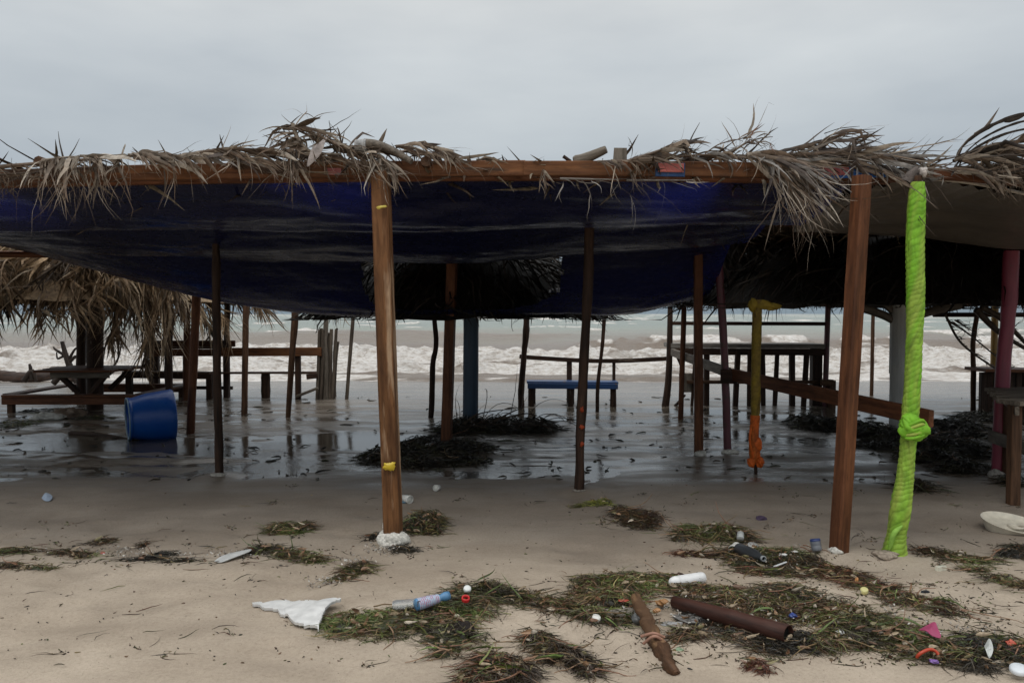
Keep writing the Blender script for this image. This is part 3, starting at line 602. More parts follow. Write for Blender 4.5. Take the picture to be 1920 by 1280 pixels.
f2([(1650, 322), (1750, 318), (1860, 326)], 24, .36, (.9, -.1, .05), .2, .3, MIDC, .016)

for dx_, dy_, w_ in ((0, 0, .05), (6, 12, .03), (-8, 30, .035)):
    mb = MB(); k = cr([P(x + dx_, y + dy_, 5.5) for x, y in ((1792, 300), (1806, 272), (1835, 248), (1880, 226), (1925, 213), (2000, 202))], 24)
    mb.ribbons(k[None], (w_ * np.sin(np.linspace(.35, 3.0, 24)) * (.8 + .4 * R.rand(24)))[None], np.tile([[.5, -.6, .6]], (1, 24, 1)), [(.075, .062, .055)], .3); mb.build('blown_leaf', M_FROND, S2)
# --- side shelter
pathbeam(S2, 'front_beam', [(1640, 335), (1760, 327), (1930, 340), (2200, 352)], 20, .05, 5.62, W_RED)
gp = round_pole(S2, 'post', (1722, 330), (1676, 1035), 13, W_BROWN, mids=[(1700, 820), (1712, 700), (1716, 480)], label='post bound in lime green cloth')
def wrap(parent, name, axis_px, widths, Y0, pal, pitch=26, amp=.09, m=44, n=230, shear=3.0, lean=0.0, seed=2, mat=None, label=None, sq=1.0):
    pts = np.array([P(x, y, Y0 + lean * i / len(axis_px)) for i, (x, y) in enumerate(axis_px)]); k = cr(pts, n); r = cr([(q, 0) for q in widths], n)[:, 0] * Y0 / F / 2
    T = nrm(np.gradient(k, axis=0)); u = np.array([0, -1.0, 0]); th = np.linspace(0, 2 * math.pi, m, endpoint=False); s = np.concatenate([[0], np.cumsum(np.linalg.norm(np.diff(k, axis=0), axis=1))])
    V = []; col = []; pal = np.array(pal, float)
    sl = 3.2 + 2.5 * np.cumsum(fbm(s * 2.2, seed, 2) - .42) / n * 22     # changing twist
    for i in range(n):
        uu = nrm(u - T[i] * u.dot(T[i])); v = np.cross(T[i], uu); ph = th + s[i] * 2.2 + sl[i]
        cs, sn = np.cos(ph), np.sin(ph)
        a1 = 1 - np.abs(2 * fbm(cs * 1.6 + seed + s[i] * 1.1, sn * 1.6 + s[i] * 2.3, 3) - 1); a2 = 1 - np.abs(2 * fbm(cs * 3.6 + seed, sn * 3.6 + s[i] * 7.5, 3) - 1)
        tw = np.abs(np.sin(th + s[i] * 42 + 16 * fbm(cs * .7 + s[i] * 2.5, sn * .7 + seed, 2))) ** .7; tw2 = np.abs(np.sin(th * 2 + s[i] * 84 + 15 * fbm(s[i] * 3.2, seed + 9, 3) + 5 * fbm(np.cos(th + 2.1) * .8 + s[i] * 3, np.sin(th + 2.1) * .8 + seed, 3))) ** .6 * (.35 + 1.1 * fbm(np.cos(th) * 1.2 + s[i] * 5, np.sin(th) * 1.2 + 7, 2))
        v_ = 1 - abs(2 * 0 - 0)
        dg = 1 - np.abs(2 * fbm(np.cos(th + s[i] * 7) * 2.2 + seed * 3, np.sin(th + s[i] * 7) * 2.2 + s[i] * 3.0 * (1 + .5 * math.sin(s[i] * 3)), 3) - 1)
        rr = r[i] * (1 + amp * .9 * (a1 - .6) + amp * .7 * (a2 - .6) + amp * .7 * (dg - .6) + amp * .22 * (tw - .7) * (.4 + 1.2 * fbm(s[i] * 4, seed + 50, 2)) + amp * .5 * (tw2 - .6))
        V.append(k[i] + (np.cos(th) * rr)[:, None] * v + (np.sin(th) * rr * sq)[:, None] * uu)
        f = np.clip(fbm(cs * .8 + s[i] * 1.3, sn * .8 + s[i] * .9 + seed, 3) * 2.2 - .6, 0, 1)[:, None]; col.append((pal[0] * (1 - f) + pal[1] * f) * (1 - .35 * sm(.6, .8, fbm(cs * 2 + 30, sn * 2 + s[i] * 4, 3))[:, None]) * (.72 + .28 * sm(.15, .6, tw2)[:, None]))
    V = np.vstack(V); f = [(i * m + j, i * m + (j + 1) % m, (i + 1) * m + (j + 1) % m, (i + 1) * m + j) for i in range(n - 1) for j in range(m)]
    mb = MB(); mb.add(V, f, np.vstack(col)); o = mb.build(name, mat or M_CLOTH, parent)
    if label: o['label'] = label
    return o
GREENS = [(.21, .50, .03), (.38, .49, .085)]
gy = G(1676, 1035)[1]
w1 = wrap(gp, 'cloth_wrap', [(1721, 342), (1719, 380), (1716, 470), (1717, 560), (1714, 640), (1711, 720), (1707, 775), (1702, 840), (1696, 900), (1688, 955), (1681, 1000), (1676, 1045)],
     [22, 29, 30, 30, 27, 27, 28, 26, 29, 35, 32, 44], gy + .0, GREENS, amp=.15, seed=4, m=72, n=620)
mb = MB()
kc = P(1712, 803, gy - .045)
for c0, r0, sc, t in ((kc, .072, (1.2, .72, .95), 1), (kc + [.045, .0, -.02], .045, (1.1, .7, .8), 2), (kc + [-.02, 0, .03], .055, (1, .7, 1), 3)): mb.blob(c0, r0, sc, .45, GREENS[0], 22, seed=t * 9)
for i in range(5):
    t0 = -.05 + i * .024; mb.tube(cr([kc + [-.07, .0, t0 * .5 - .03], kc + [-.03, -.042, t0 * .9 - .01], kc + [.035, -.04, t0 + .01], kc + [.075, -.0, t0 * .6 + .0]], 14), np.array([.005, .008, .011, .012, .012, .012, .012, .012, .011, .010, .009, .008, .007, .005]), 8, col=np.array(GREENS[i % 2]) * .95)
mb.build('cloth_knot', M_CLOTH, gp)
mb = MB()
mb.tube(cr([P(1668, 1030, gy - .06), P(1676, 1000, gy - .075), P(1692, 985, gy - .07)], 10), [.006, .012, .016, .018, .018, .018, .016, .014, .01, .006], 6, col=(.3, .55, .09))
mb.build('cloth_tail', M_CLOTH, gp)
crust(gp, 1660, 1040, .06, (.36, .30, .24), (1.3, 1, .5), 4)
pk = round_pole(S2, 'post', (1896, 470), (1871, 890), 24, P_PINK, mids=[(1876, 780), (1884, 650), (1892, 560)], knob=.14, wtop=27, label='crooked pink painted post')
crust(pk, 1869, 893, .055, (.45, .42, .38), (1, .9, 1), 4)
for x in (3.2, 4.6, 6.0, 7.4):
    mb = MB(); mb.tube([(x, 5.55, 2.44), (x + .1, 12.3, 2.38)], .04, 8); mb.build('rafter', W_BROWN, S2)
for y in (8.1, 10.5):
    mb = MB(); mb.tube([(2.5, y, 2.36), (8.3, y, 2.34)], .04, 8); mb.build('purlin', W_BROWN, S2)

# ================================================================ tarps
def make_tarp(name, colr, spec, rgh, transf=.12, leak=(.1, .12, .6), sheen=.02):
    m, nt, b = newmat(name); ge = N(nt, 'ShaderNodeNewGeometry'); pos = ge.outputs['Position']
    n1 = noise(nt, pos, 1.0, 3, .5, (.9, 4, 4)); n2 = noise(nt, pos, 14, 4, .6, (.5, 1, 1)); n3 = noise(nt, pos, .8, 3)
    c = mixc(nt, n3.outputs[0], tuple(x * .55 for x in colr), tuple(min(1, x * 1.5) for x in colr))
    nt.links.new(c, b.inputs['Base Color']); nt.links.new(ramp(nt, n2.outputs[0], [(.3, (rgh - .1,) * 3), (.7, (rgh + .12,) * 3)]).outputs[0], b.inputs['Roughness'])
    b.inputs['Specular IOR Level'].default_value = spec
    h = math_(nt, 'ADD', n1.outputs[0], math_(nt, 'MULTIPLY', n2.outputs[0], .03)); bump(nt, b, h, .16, .06)
    t = N(nt, 'ShaderNodeBsdfTranslucent'); t.inputs[0].default_value = (*leak, 1); ms = N(nt, 'ShaderNodeMixShader'); ms.inputs[0].default_value = transf
    o = nt.nodes['Material Output']; nt.links.new(b.outputs[0], ms.inputs[1]); nt.links.new(t.outputs[0], ms.inputs[2]); nt.links.new(ms.outputs[0], o.inputs[0]); return m
rows = [  # distance, then image height of the sheet at picture columns -200 .. 1400
    (5.735, [345, 342, 336, 333, 330, 330, 330, 332, 334]),
    (6.15, [392, 390, 392, 392, 390, 388, 386, 388, 386]),
    (6.65, [436, 437, 432, 433, 434, 434, 426, 428, 424]),
    (7.05, [432, 433, 428, 430, 428, 430, 422, 424, 420]),
    (7.5, [424, 428, 424, 424, 424, 424, 418, 420, 416]),
    (8.0, [446, 452, 462, 472, 474, 480, 466, 462, 446]),
    (8.45, [446, 456, 476, 484, 492, 496, 479, 474, 456]),
    (8.8, [440, 444, 462, 474, 480, 484, 470, 462, 446]),
    (9.15, [440, 450, 486, 512, 520, 520, 505, 505, 480]),
    (9.5, [444, 462, 505, 552, 562, 566, 556, 560, 515]),
    (9.85, [446, 462, 512, 563, 588, 596, 588, 588, 530]),
    (10.15, [444, 458, 508, 558, 580, 590, 580, 584, 524]),
    (10.5, [440, 450, 485, 520, 540, 550, 540, 535, 470])]
cols_px = np.array([-200, 0, 200, 400, 600, 850, 1050, 1200, 1400])
Xw = np.linspace(-7.6, 2.28, 300); D = np.array([r[0] for r in rows]); Zr = []
for d, hs in rows:
    pxs = 960 + Xw / d * F; cc = cr(np.stack([cols_px, hs], 1), 200); py = np.interp(pxs, cc[:, 0], cc[:, 1]); Zr.append([P(a, b, d)[2] for a, b in zip(pxs, py)])
Zr = np.array(Zr); dd = cr(np.stack([D, D], 1), 190)[:, 0]; Zc = np.stack([cr(np.stack([D, Zr[:, i]], 1), 190)[:, 1] for i in range(len(Xw))], 1)
X, Y = np.meshgrid(Xw, dd); fade = sm(5.74, 6.2, Y)
Z = Zc + fade * (.05 * (fbm(X * .55 + 2, Y * 2.6, 4) - .5) + .022 * (fbm(X * 1.3, Y * 7, 3) - .5) + .012 * (fbm(X * 5 + Y * 3, Y * 6 - X * 2, 3) - .5) + .022 * (1 - np.abs(2 * fbm(X * .5 + Y * .5, Y * 2.2, 3) - 1)) ** 4 + .008 * (1 - np.abs(2 * fbm(X * 1.2 - Y, Y * 2.4 + 6, 3) - 1)) ** 5)
pxg = 960 + X / Y * F
hole = (Y > 8.62) & (Y < 9.62 + .05 * fbm(X * 3, 1)) & (np.abs((pxg - 862) / 188) ** 3 + np.abs((Y - 9.12) / .56) ** 3 < 1.0 + .3 * (fbm(X * 4, Y * 4) - .5))
mb = MB(); mb.grid(X, Y, Z, keep=~hole[:-1, :-1])
tarp = mb.build('blue_tarp', make_tarp('dark_blue_tarpaulin', (.0085, .011, .043), .8, .25, .075, (.022, .045, .5)), loc=np.array([-2.6, 5.74, 2.38]), label='huge dark blue tarpaulin sagging in folds under the front thatch', category='tarpaulin')
# bright loose inner layer at the rear right edge
mb = MB()
trow = [(5.72, [(1560, 380), (1640, 352), (1740, 336), (1800, 346), (1930, 368), (2300, 400)]), (6.3, [(1540, 400), (1640, 388), (1740, 384), (1800, 390), (1930, 408), (2300, 420)]),
        (6.9, [(1500, 425), (1640, 424), (1740, 428), (1800, 432), (1930, 445), (2300, 450)]), (7.3, [(1490, 433), (1640, 439), (1740, 446), (1800, 455), (1930, 468), (2300, 470)]), (7.7, [(1490, 425), (1640, 430), (1740, 436), (1800, 444), (1930, 452), (2300, 455)]), (8.3, [(1490, 400), (1640, 405), (1740, 410), (1800, 415), (1930, 420), (2300, 420)])]
D = np.array([r[0] for r in trow]); ctrl = []
for d, pl in trow: q = cr(pl, 120); ctrl.append([P(x, y, d) for x, y in q])
ctrl = np.array(ctrl); n_ = 70; S = np.stack([cr(ctrl[:, i], n_) for i in range(120)], 1)
x_, y_, z_ = S[..., 0], S[..., 1], S[..., 2]; z_ = z_ + sm(5.75, 6.3, y_) * (.05 * (fbm(x_ * .9, y_ * 3 + 5, 4) - .5)) + .012 * (1 - sm(5.7, 6.5, y_)) * np.sin(x_ * 60)
mb.grid(x_, y_, z_); mb.build('tan_tarp', make_tarp('olive_tan_tarpaulin', (.10, .086, .070), .35, .38, .05, (.3, .25, .2)), loc=np.array([4, 5.7, 2.3]), label='olive tan tarpaulin stretched beside the lime green post', category='tarpaulin')
mb = MB(); mb.tube(cr([P(1738, 334, 5.66), P(1830, 345, 5.66), P(1960, 372, 5.66)], 20), .011, 8, col=(.42, .38, .33)); mb.build('tarp_hem', M_CLOTH, bpy.data.objects['tan_tarp'])

# ================================================================ thatched umbrellas
def umbrella(label, cx, cy, rad_, z_top, z_rim, n, trunk, L=.5, pal=DRK + MIDC, sx=1.0, fringe=260, rimL=.3, fans=False):
    t = thing('palm_umbrella', label, 'palapa', (cx, cy, 0), None)
    mb = MB(); th, rr = np.meshgrid(np.linspace(0, 2 * math.pi, 60), np.linspace(.02, 1, 22))
    zf = lambda r: z_top + (z_rim - z_top) * r ** 2.6
    X = cx + np.cos(th) * rr * rad_ * sx; Y = cy + np.sin(th) * rr * rad_; nn = fbm(X * 3, Y * 3, 4) - .5
    mb.grid(X, Y, zf(rr) - .06 + .12 * nn, np.array(pal[0]) * .8)
    nf = 95 if fans else 0
    for _ in range(nf):
        a0 = R.rand() * 6.283; q0 = .25 + .68 * R.rand(); rl = .7 + .6 * R.rand(); o0 = np.array([cx + math.cos(a0) * q0 * rad_, cy + math.sin(a0) * q0 * rad_, zf(q0) + .10 + .1 * R.rand()])
        dv = np.array([math.cos(a0), math.sin(a0), 0]) + R.randn(3) * [.7, .7, 0]; dv[2] = -.25 - .35 * R.rand(); rk = strands(o0[None], dv[None], rl, 14, 1.1, .03, .3)[0]; mb.tube(rk, np.linspace(.018, .006, 14), 5, col=pal[R.randint(len(pal))])
        m_ = 52; i_ = R.randint(1, 14, m_); tg = nrm(rk[i_] - rk[i_ - 1]); sdv = nrm(np.cross(tg, [0, 0, 1.0])) * np.where(R.rand(m_) < .5, 1, -1)[:, None]
        Pc = strands(rk[i_], tg * .75 + sdv * .55 + R.randn(m_, 3) * .1, .34 + .3 * R.rand(m_), 7, .9, .07, .35, kink=.25); mb.ribbons(Pc, taper(m_, 7, .022 + .022 * R.rand(m_)), np.tile(nrm(R.randn(m_, 1, 3) * .4 + [0, 0, 1]), (1, 7, 1)), pick([pal[R.randint(len(pal))], pal[R.randint(len(pal))]], m_, .3) * (.45 + .75 * R.rand()), .2)
    k = n; r0 = np.sqrt(R.rand(k)) * 1.0; a = R.rand(k) * 6.283; q = R.rand(k) ** 2 * .12
    b = np.stack([cx + np.cos(a) * r0 * rad_ * sx, cy + np.sin(a) * r0 * rad_, zf(r0) + q - .02], 1)
    out = np.stack([np.cos(a), np.sin(a), -.5 + 0 * a], 1) + R.randn(k, 3) * .35
    Pc = strands(b, out, L * (.5 + .8 * R.rand(k)), 6, .9, .12, .5); Pc[..., 2] = np.maximum(Pc[..., 2], z_rim - .07 + .10 * (fbm(a * 7, 3 + cx, 3) - .5)[:, None] - (R.rand(k, 1) < .03) * .2) if not fans else Pc[..., 2]
    mb.ribbons(Pc, taper(k, 6, .014 + .016 * R.rand(k)), np.tile(nrm(R.randn(k, 1, 3)), (1, 6, 1)), pick(pal, k) * (.15 + 1.5 * fbm(a * 5 + cx, b[:, 2] * 4 + r0 * 5, 3))[:, None] ** 1.3, .2)
    k = fringe; a = R.rand(k) * 6.283; cl_ = (fbm(a * 2.2, 5 + cx, 2)); b = np.stack([cx + np.cos(a) * rad_ * sx * .97, cy + np.sin(a) * rad_ * .97, z_rim - .04 + 0 * a], 1)
    Pc = strands(b, np.stack([np.cos(a) * .5, np.sin(a) * .5, -.9 + 0 * a], 1) + R.randn(k, 3) * .4, rimL * (.2 + 1.3 * cl_ * R.rand(k)), 6, .8, .15, .8)
    mb.ribbons(Pc, taper(k, 6, .007 + .010 * R.rand(k)), np.tile(nrm(R.randn(k, 1, 3)), (1, 6, 1)), pick(pal, k), .2)
    mb.build('thatch_roof', M_FROND, t)
    top, bot, wpx, mat, nm = trunk; pts, d = pole_pts(top, bot); c = cr([pts[0], pts[-1]], 20); mb = MB(); mb.tube(c, wpx * d / F / 2 * (1 + .05 * (fbm(np.arange(20) * .6, cx, 2) - .5)), 18); mb.build('column', mat, t)
    for a in np.linspace(0, 6.28, 9)[:-1]:
        mb = MB(); mb.tube([(cx, cy, z_top - .15), (cx + math.cos(a) * rad_ * .92 * sx, cy + math.sin(a) * rad_ * .92, z_rim - .02)], .03, 6); mb.build('rafter', W_BROWN, t)
    return t
def gd(px, py): p = G(px, py); return p[0], p[1]
OCH = [(.40, .28, .165), (.24, .16, .095), (.50, .39, .27), (.10, .07, .042), (.32, .22, .135), (.15, .10, .06)]
x, y = gd(178, 768)
U1 = umbrella('shaggy brown palm umbrella standing over the picnic table', x, y, 2.45, 2.72, 1.74, 700, ((178, 470), (178, 768), 30, W_DARK, 'trunk'), L=.75, pal=OCH, sx=1.0, fringe=220, rimL=.4, fans=True)
x, y = gd(882, 795)
U2 = umbrella('dark palm umbrella on a dark blue column behind the seaweed pile', x - .15, y, 1.95, 2.5, 1.50, 2600, ((884, 500), (882, 797), 29, P_DBLUE, 'column'), L=.5, pal=BLK_SHADE, fringe=70, rimL=.26)
x, y = gd(1683, 800)
U3 = umbrella('wide dark palm umbrella on a green and white column behind the lime post', x, y, 3.0, 2.6, 1.66, 3600, ((1688, 520), (1683, 803), 31, P_WHITE, 'column'), L=.6, pal=BLK_SHADE, fringe=110, rimL=.28)
ct = [o for o in U3.children if o.name.startswith('column')][0]
d = U3.location[1]; mb = MB(); mb.tube([P(1684.8, 700, d), P(1688, 545, d)], 33.6 * d / F / 2, 18); mb.build('green_band', P_GREEN, ct)
for q in ([(1688, 608), (1655, 590), (1600, 572)], [(1690, 600), (1672, 580), (1650, 562)], [(1695, 602), (1740, 585), (1800, 572)]):
    mb = MB(); mb.tube(cr([P(a, b, d - .1) for a, b in q], 10), .055, 8, col=(1, 1, 1)); mb.build('brace', W_GREY, U3)
# drooping fronds on the left umbrella
def hang(parent, pp, n, L, dr, Y, spread=.25, grav=.8, pal=OCH, wd=.02, rw=.012, curl=.4, **k): return frond(parent, pp, int(n * 1.6), L, dr, spread, grav, pal, wd * 1.6, Y, rw, curl, name='hanging_frond', **k)
yu = U1.location[1]
hang(U1, [(215, 478), (262, 500), (318, 540)], 150, 1.15, (.0, -.12, -.8), yu - 1.9, .14, .9, wd=.020)
hang(U1, [(268, 500), (276, 590), (272, 690)], 110, .38, (.15, -.2, -.8), yu - 1.9, .28, 1.0, pal=OCH + MIDC, wd=.016)
hang(U1, [(228, 520), (215, 590), (205, 640)], 90, .42, (.2, -.2, -.7), yu - 2.0, .35, 1.0, wd=.016)
hang(U1, [(290, 500), (330, 540), (345, 580)], 70, .42, (.1, -.2, -.7), yu - 1.9, .3, 1.0, pal=MIDC + OCH, wd=.018)
hang(U1, [(60, 545), (120, 520), (180, 500), (240, 520)], 140, .65, (.3, -.3, -.45), yu - 2.1, .35, .8, wd=.024)
hang(U1, [(-20, 500), (40, 480), (110, 470)], 140, .7, (-.45, -.3, -.45), yu - 2.1, .3, .9, wd=.024)
hang(U1, [(150, 470), (60, 530), (0, 580), (-20, 600)], 60, .35, (-.2, -.2, -.5), yu - 2.35, .4, .8, pal=DRK, wd=.016, rw=.018)
hang(U1, [(250, 480), (190, 545), (130, 580), (45, 582)], 50, .5, (.5, -.3, -.3), yu - 2.35, .35, .8, wd=.02, rw=.02)
hang(U1, [(90, 470), (170, 480), (260, 478)], 90, .5, (.5, -.4, -.1), yu - 2.0, .35, .8, pal=OCH + PALE, wd=.026)
mb = MB(); mb.beam(P(118, 520, yu - 2.0), P(262, 520, yu - 2.0), .05, .04); mb.build('rim_batten', W_GREY, U1)
# rear thatch behind the left umbrella
S3 = thing('rear_shelter', 'long low thatched awning on poles behind the left umbrella, beside the surf', 'beach shelter', (-4.4, 15.6, 0))
def back_thatch(parent, pp, Y, n, L, pal, depth=1.6, sp_=.4, gr=1.0, wd=.03):
    mb = MB(); k = cr([P(a, b, Y) for a, b in pp], 60)
    for j in range(2):
        X_, T_ = np.meshgrid(np.arange(60), np.linspace(0, 1, 10)); Xg = k[X_, 0]; Yg = Y + T_ * depth; Zg = k[X_, 2] + .05 + T_ * .3 + j * .07 + .08 * (fbm(Xg * 3, Yg * 3 + j) - .5); mb.grid(Xg, Yg, Zg, np.array(pal[0]) * .6)
    i = R.randint(0, 60, n); t = R.rand(n); b = k[i] + np.stack([R.randn(n) * .05, t * depth * .5, .06 + t * .2 + .1 * R.rand(n)], 1)
    Pc = strands(b, np.stack([R.randn(n) * sp_, -.7 + 0 * t, -.25 + R.randn(n) * .3], 1), L * (.4 + .9 * R.rand(n)), 6, gr, .15, .7)
    mb.ribbons(Pc, taper(n, 6, wd * (.4 + .8 * R.rand(n))), np.tile(nrm(R.randn(n, 1, 3)), (1, 6, 1)), pick(pal, n), .2); return mb.build('thatch_roof', M_FROND, parent)
back_thatch(S3, [(180, 500), (350, 510), (460, 525), (560, 545), (640, 572)], 15.0, 1500, .55, OCH)
frond(S3, [(600, 570), (625, 573)], 14, .5, (.6, -.2, -.3), .4, .8, OCH, .02, 15.0, .01)
frond(S3, [(380, 560), (420, 590)], 60, .7, (.5, -.3, -.6), .25, .7, OCH, .022, 12.6, .01)
# dark thatch mass at right rear, behind the pink post
S4 = thing('rear_shelter', 'dark thatched awning with broken eaves behind the pink post', 'beach shelter', (6.2, 13.2, 0))
back_thatch(S4, [(1480, 555), (1600, 560), (1780, 566), (1930, 560), (2150, 555)], 12.9, 1600, .40, BLK_SHADE)
for q, rw in (([(1770, 585), (1800, 640), (1850, 680), (1885, 700)], .02), ([(1775, 600), (1815, 625), (1870, 670), (1895, 690)], .014), ([(1830, 580), (1870, 620), (1925, 655)], .05), ([(1840, 575), (1880, 600), (1930, 650)], .05), ([(1790, 600), (1830, 625)], .012)):
    frond(S4, q, 26, .16, (.6, -.1, .05), .3, .8, DRK, .012, 12.0, rw, name='fallen_frond')
mb = MB(); mb.tube([P(1750, 590, 12.9), P(2100, 590, 12.9)], .035, 8); mb.build('eave_beam', W_DARK, S4)

# ================================================================ lone poles
def lone(label, *a, **k): return round_pole(None, 'wooden_pole', *a, label=label, category='pole', **k)
lone('thin dark pole just right of the hanging dry fronds', (285, 560), (284, 745), 9, W_DARK, knob=.15)
lone('blackened crooked pole with pale flecks right behind the blue barrel', (312, 520), (318, 775), 15, W_DARK, mids=[(316, 700), (318, 600)], knob=.25)
lone('brown pole crossing the left end of the orange rail, thick at its foot', (351, 540), (349, 750), 13, W_RED, knob=.1)
lone('dark pole half hidden behind the black post, right of the barrel', (426, 530), (424, 746), 11, W_DARK, knob=.2)
lone('slim straight brown pole crossing the long rail', (462, 520), (458, 776), 12, W_BROWN, knob=.06)
lone('bent two tone pole left of the bundle of sticks', (552, 540), (540, 782), 8, W_BROWN, mids=[(544, 720), (548, 660), (553, 600)], wtop=15, knob=.12)
lone('crooked grey pole rising out of the bundle of sticks', (616, 560), (611, 748), 12, W_GREY, mids=[(612, 680), (610, 640), (612, 600)], wtop=10, knob=.2)
lone('very thin leaning pole right of the stick bundle', (664, 570), (650, 748), 7, W_STICK, knob=.05)
lone('thin crooked pole between the amber post and blue column', (813, 590), (808, 782), 11, W_DARK, mids=[(810, 730), (812, 680), (818, 640)], wtop=9, knob=.18)
lone('dark gnarled pole at the left end of the blue bench', (987, 585), (977, 764), 13, W_DARK, mids=[(976, 735), (980, 690), (984, 640)], wtop=11, knob=.3)
lone('skinny black crooked pole in front of the blue bench', (1134, 575), (1120, 772), 7, W_DARK, mids=[(1121, 720), (1127, 670), (1130, 640)], knob=.15)
lone('reddish stake leaning between the railed table and the dark middle post', (1283, 560), (1276, 787), 10, W_RED, knob=.05)
lone('short brown pole far back between the tall red post and the green column', (1637, 590), (1634, 742), 7, W_BROWN, knob=.05)
lone('curved dark pole by the broken hanging frond', (1832, 590), (1825, 772), 9, W_BROWN, mids=[(1825, 700), (1824, 650), (1827, 620)], knob=.15)
lone('ochre painted pole behind the fallen frond', (1866, 565), (1862, 752), 12, P_OCHRE, knob=.05)
lone('dark pole left of the thick umbrella trunk', (152, 560), (152, 752), 17, W_DARK, knob=.12)
# wrapped pole: yellow cloth at the top, orange below
yp = thing('wrapped_pole', 'pole bound in mustard cloth with torn orange cloth round its foot', 'pole', G(1417, 886))
py0 = yp.location[1]
mb = MB(); pts, d = pole_pts((1417, 560), (1417, 887)); mb.tube(cr([pts[0], pts[-1]], 20), .017, 8); mb.build('stake', W_DARK, yp)
YEL = [(.27, .19, .02), (.20, .13, .025)]; ORG = [(.62, .12, .015), (.50, .16, .03)]
wrap(yp, 'yellow_wrap', [(1420, 562), (1419, 620), (1417, 700), (1417, 745), (1416, 785)], [17, 17, 16, 17, 14], py0, YEL, amp=.12, seed=6, n=120, label='mustard yellow cloth binding')
wrap(yp, 'orange_wrap', [(1416, 778), (1414, 815), (1415, 850), (1416, 866)], [16, 16, 18, 14], py0, ORG, amp=.2, seed=7, n=60, label='wet orange cloth binding')
mb = MB()
for c0, sc, t in (((1412, 572), (.8, .7, 1.1), 1), ((1430, 572), (1.5, .7, .75), 2), ((1448, 575), (1.5, .6, .6), 3)): mb.blob(P(*c0, py0 - .02), .055, sc, .5, YEL[0], 16, seed=t * 3.3)
mb.build('yellow_knot', M_CLOTH, yp)
mb = MB()
for c0, sc, t in (((1409, 866), (.8, .7, 1), 4), ((1424, 866), (.8, .7, 1), 5), ((1421, 832), (.8, .5, 1.5), 6)): mb.blob(P(*c0, py0 - .03), .045, sc, .5, ORG[0], 16, seed=t * 3.7)
mb.tube(cr([P(1409, 795, py0 - .05), P(1406, 825, py0 - .06), P(1412, 858, py0 - .04)], 10), .012, 6, col=ORG[0]); mb.build('orange_knot', M_CLOTH, yp)
for pyy, s_ in ((800, 1), (832, 2), (768, 3)):
    scrap(post_mid[1], 'orange_scrap', [(1088, pyy - 4), (1093, pyy - 5), (1096, pyy + 1), (1091, pyy + 5), (1087, pyy + 2)], 7.1, (.36, .06, .02), .004, seed=s_, rag=.8, mat=M_CLOTH)

# ================================================================ furniture
def bm_(parent, name, p0, p1, wd, ht, mat, up=(0, 0, 1), **props):
    mb = MB(); mb.beam(p0, p1, wd, ht, up); return mb.build(name, mat, parent, **props)
def xy(px, d): return (px - 960) / F * d
def leg_(parent, x, y, ztop, wd, mat, name='leg', dx=0.0, rnd=False):
    z0 = float(gz(x, y)) - .1
    mb = MB()
    if rnd: n = 8; mb.tube(cr([(x - dx, y, z0), (x, y, ztop)], n), wd / 2 * (1 + .15 * (R.rand(n) - .5)), 9)
    else: mb.beam((x - dx, y, z0), (x, y, ztop), wd, wd, up=(0, 1, 0))
    return mb.build(name, mat, parent)
# picnic table round the umbrella trunk
T1 = thing('picnic_table', 'rough wooden table round the umbrella trunk inside a low square bench', 'table', (U1.location[0], U1.location[1], 0))
cx, cy = U1.location[0], U1.location[1]; zt = 1.5 - (691 - 588) / F * cy
for i in range(5): bm_(T1, 'tabletop_board', (cx - .62, cy - .5 + i * .25 + .0, zt + .004 * R.randn()), (cx + .62 + .03 * R.randn(), cy - .5 + i * .25, zt + .004 * R.randn()), .235, .035, W_RED)
bm_(T1, 'apron', (cx - .45, cy - .45, zt - .07), (cx + .45, cy - .45, zt - .07), .03, .09, W_GREY)
for sx_ in (-1, 1):
    for sy_ in (-1, 1):
        mb = MB(); mb.beam((cx + sx_ * .10, cy + sy_ * .3, .28), (cx + sx_ * .40, cy + sy_ * .38, zt - .03), .07, .09, up=(0, 1, 0)); mb.build('leg', W_DARK, T1)
zb = .25; x0, x1, y0, y1 = -7.75, -5.72, 13.0, 15.0
for p0, p1 in (((x0, y0, zb), (x1, y0, zb)), ((x0, y1, zb), (x1, y1, zb)), ((x0, y0 + .1, zb + .003), (x0, y1 - .1, zb + .003)), ((x1, y0 + .1, zb + .003), (x1, y1 - .1, zb + .003))):
    bm_(T1, 'bench_board', p0, p1, .19, .035, W_RED)
bm_(T1, 'bench_rail', (x0, y0 - .07, zb - .075), (x1, y0 - .07, zb - .075), .03, .11, W_RED); bm_(T1, 'bench_rail', (x0, y1, zb - .075), (x1, y1, zb - .075), .03, .11, W_RED)
for x in (x0 + .1, x1 - .1):
    for y in (y0, y1): leg_(T1, x, y, zb - .02, .09, W_BROWN)
# counter and long rail behind
T2 = thing('wooden_counter', 'high two board counter with a plank bench between poles, left of the long orange rail', 'counter', (-5.6, 15.2, 0))
d = 15.2
for py, h in ((644, 12), (661, 13)): bm_(T2, 'board', P(284, py, d + (.25 if py < 650 else 0)), P(441 if py < 650 else 415, py, d + (.25 if py < 650 else 0)), .04, h * d / F, W_RED)
bm_(T2, 'shelf', P(284, 652, d + .12), P(430, 652, d + .12), .3, .03, W_BROWN)
for px in (292, 352, 424): leg_(T2, xy(px, d + .08), d + .08, P(px, 640, d)[2], .10 if px != 352 else .14, W_DARK)
bm_(T2, 'seat', P(236, 697, d - .5), P(398, 699, d - .5), .3, .035, W_BROWN); bm_(T2, 'apron', P(236, 704, d - .66), P(396, 706, d - .66), .03, .085, W_DARK)
for px in (241, 392): leg_(T2, xy(px, d - .55), d - .55, P(px, 700, d - .5)[2], .10, W_DARK)
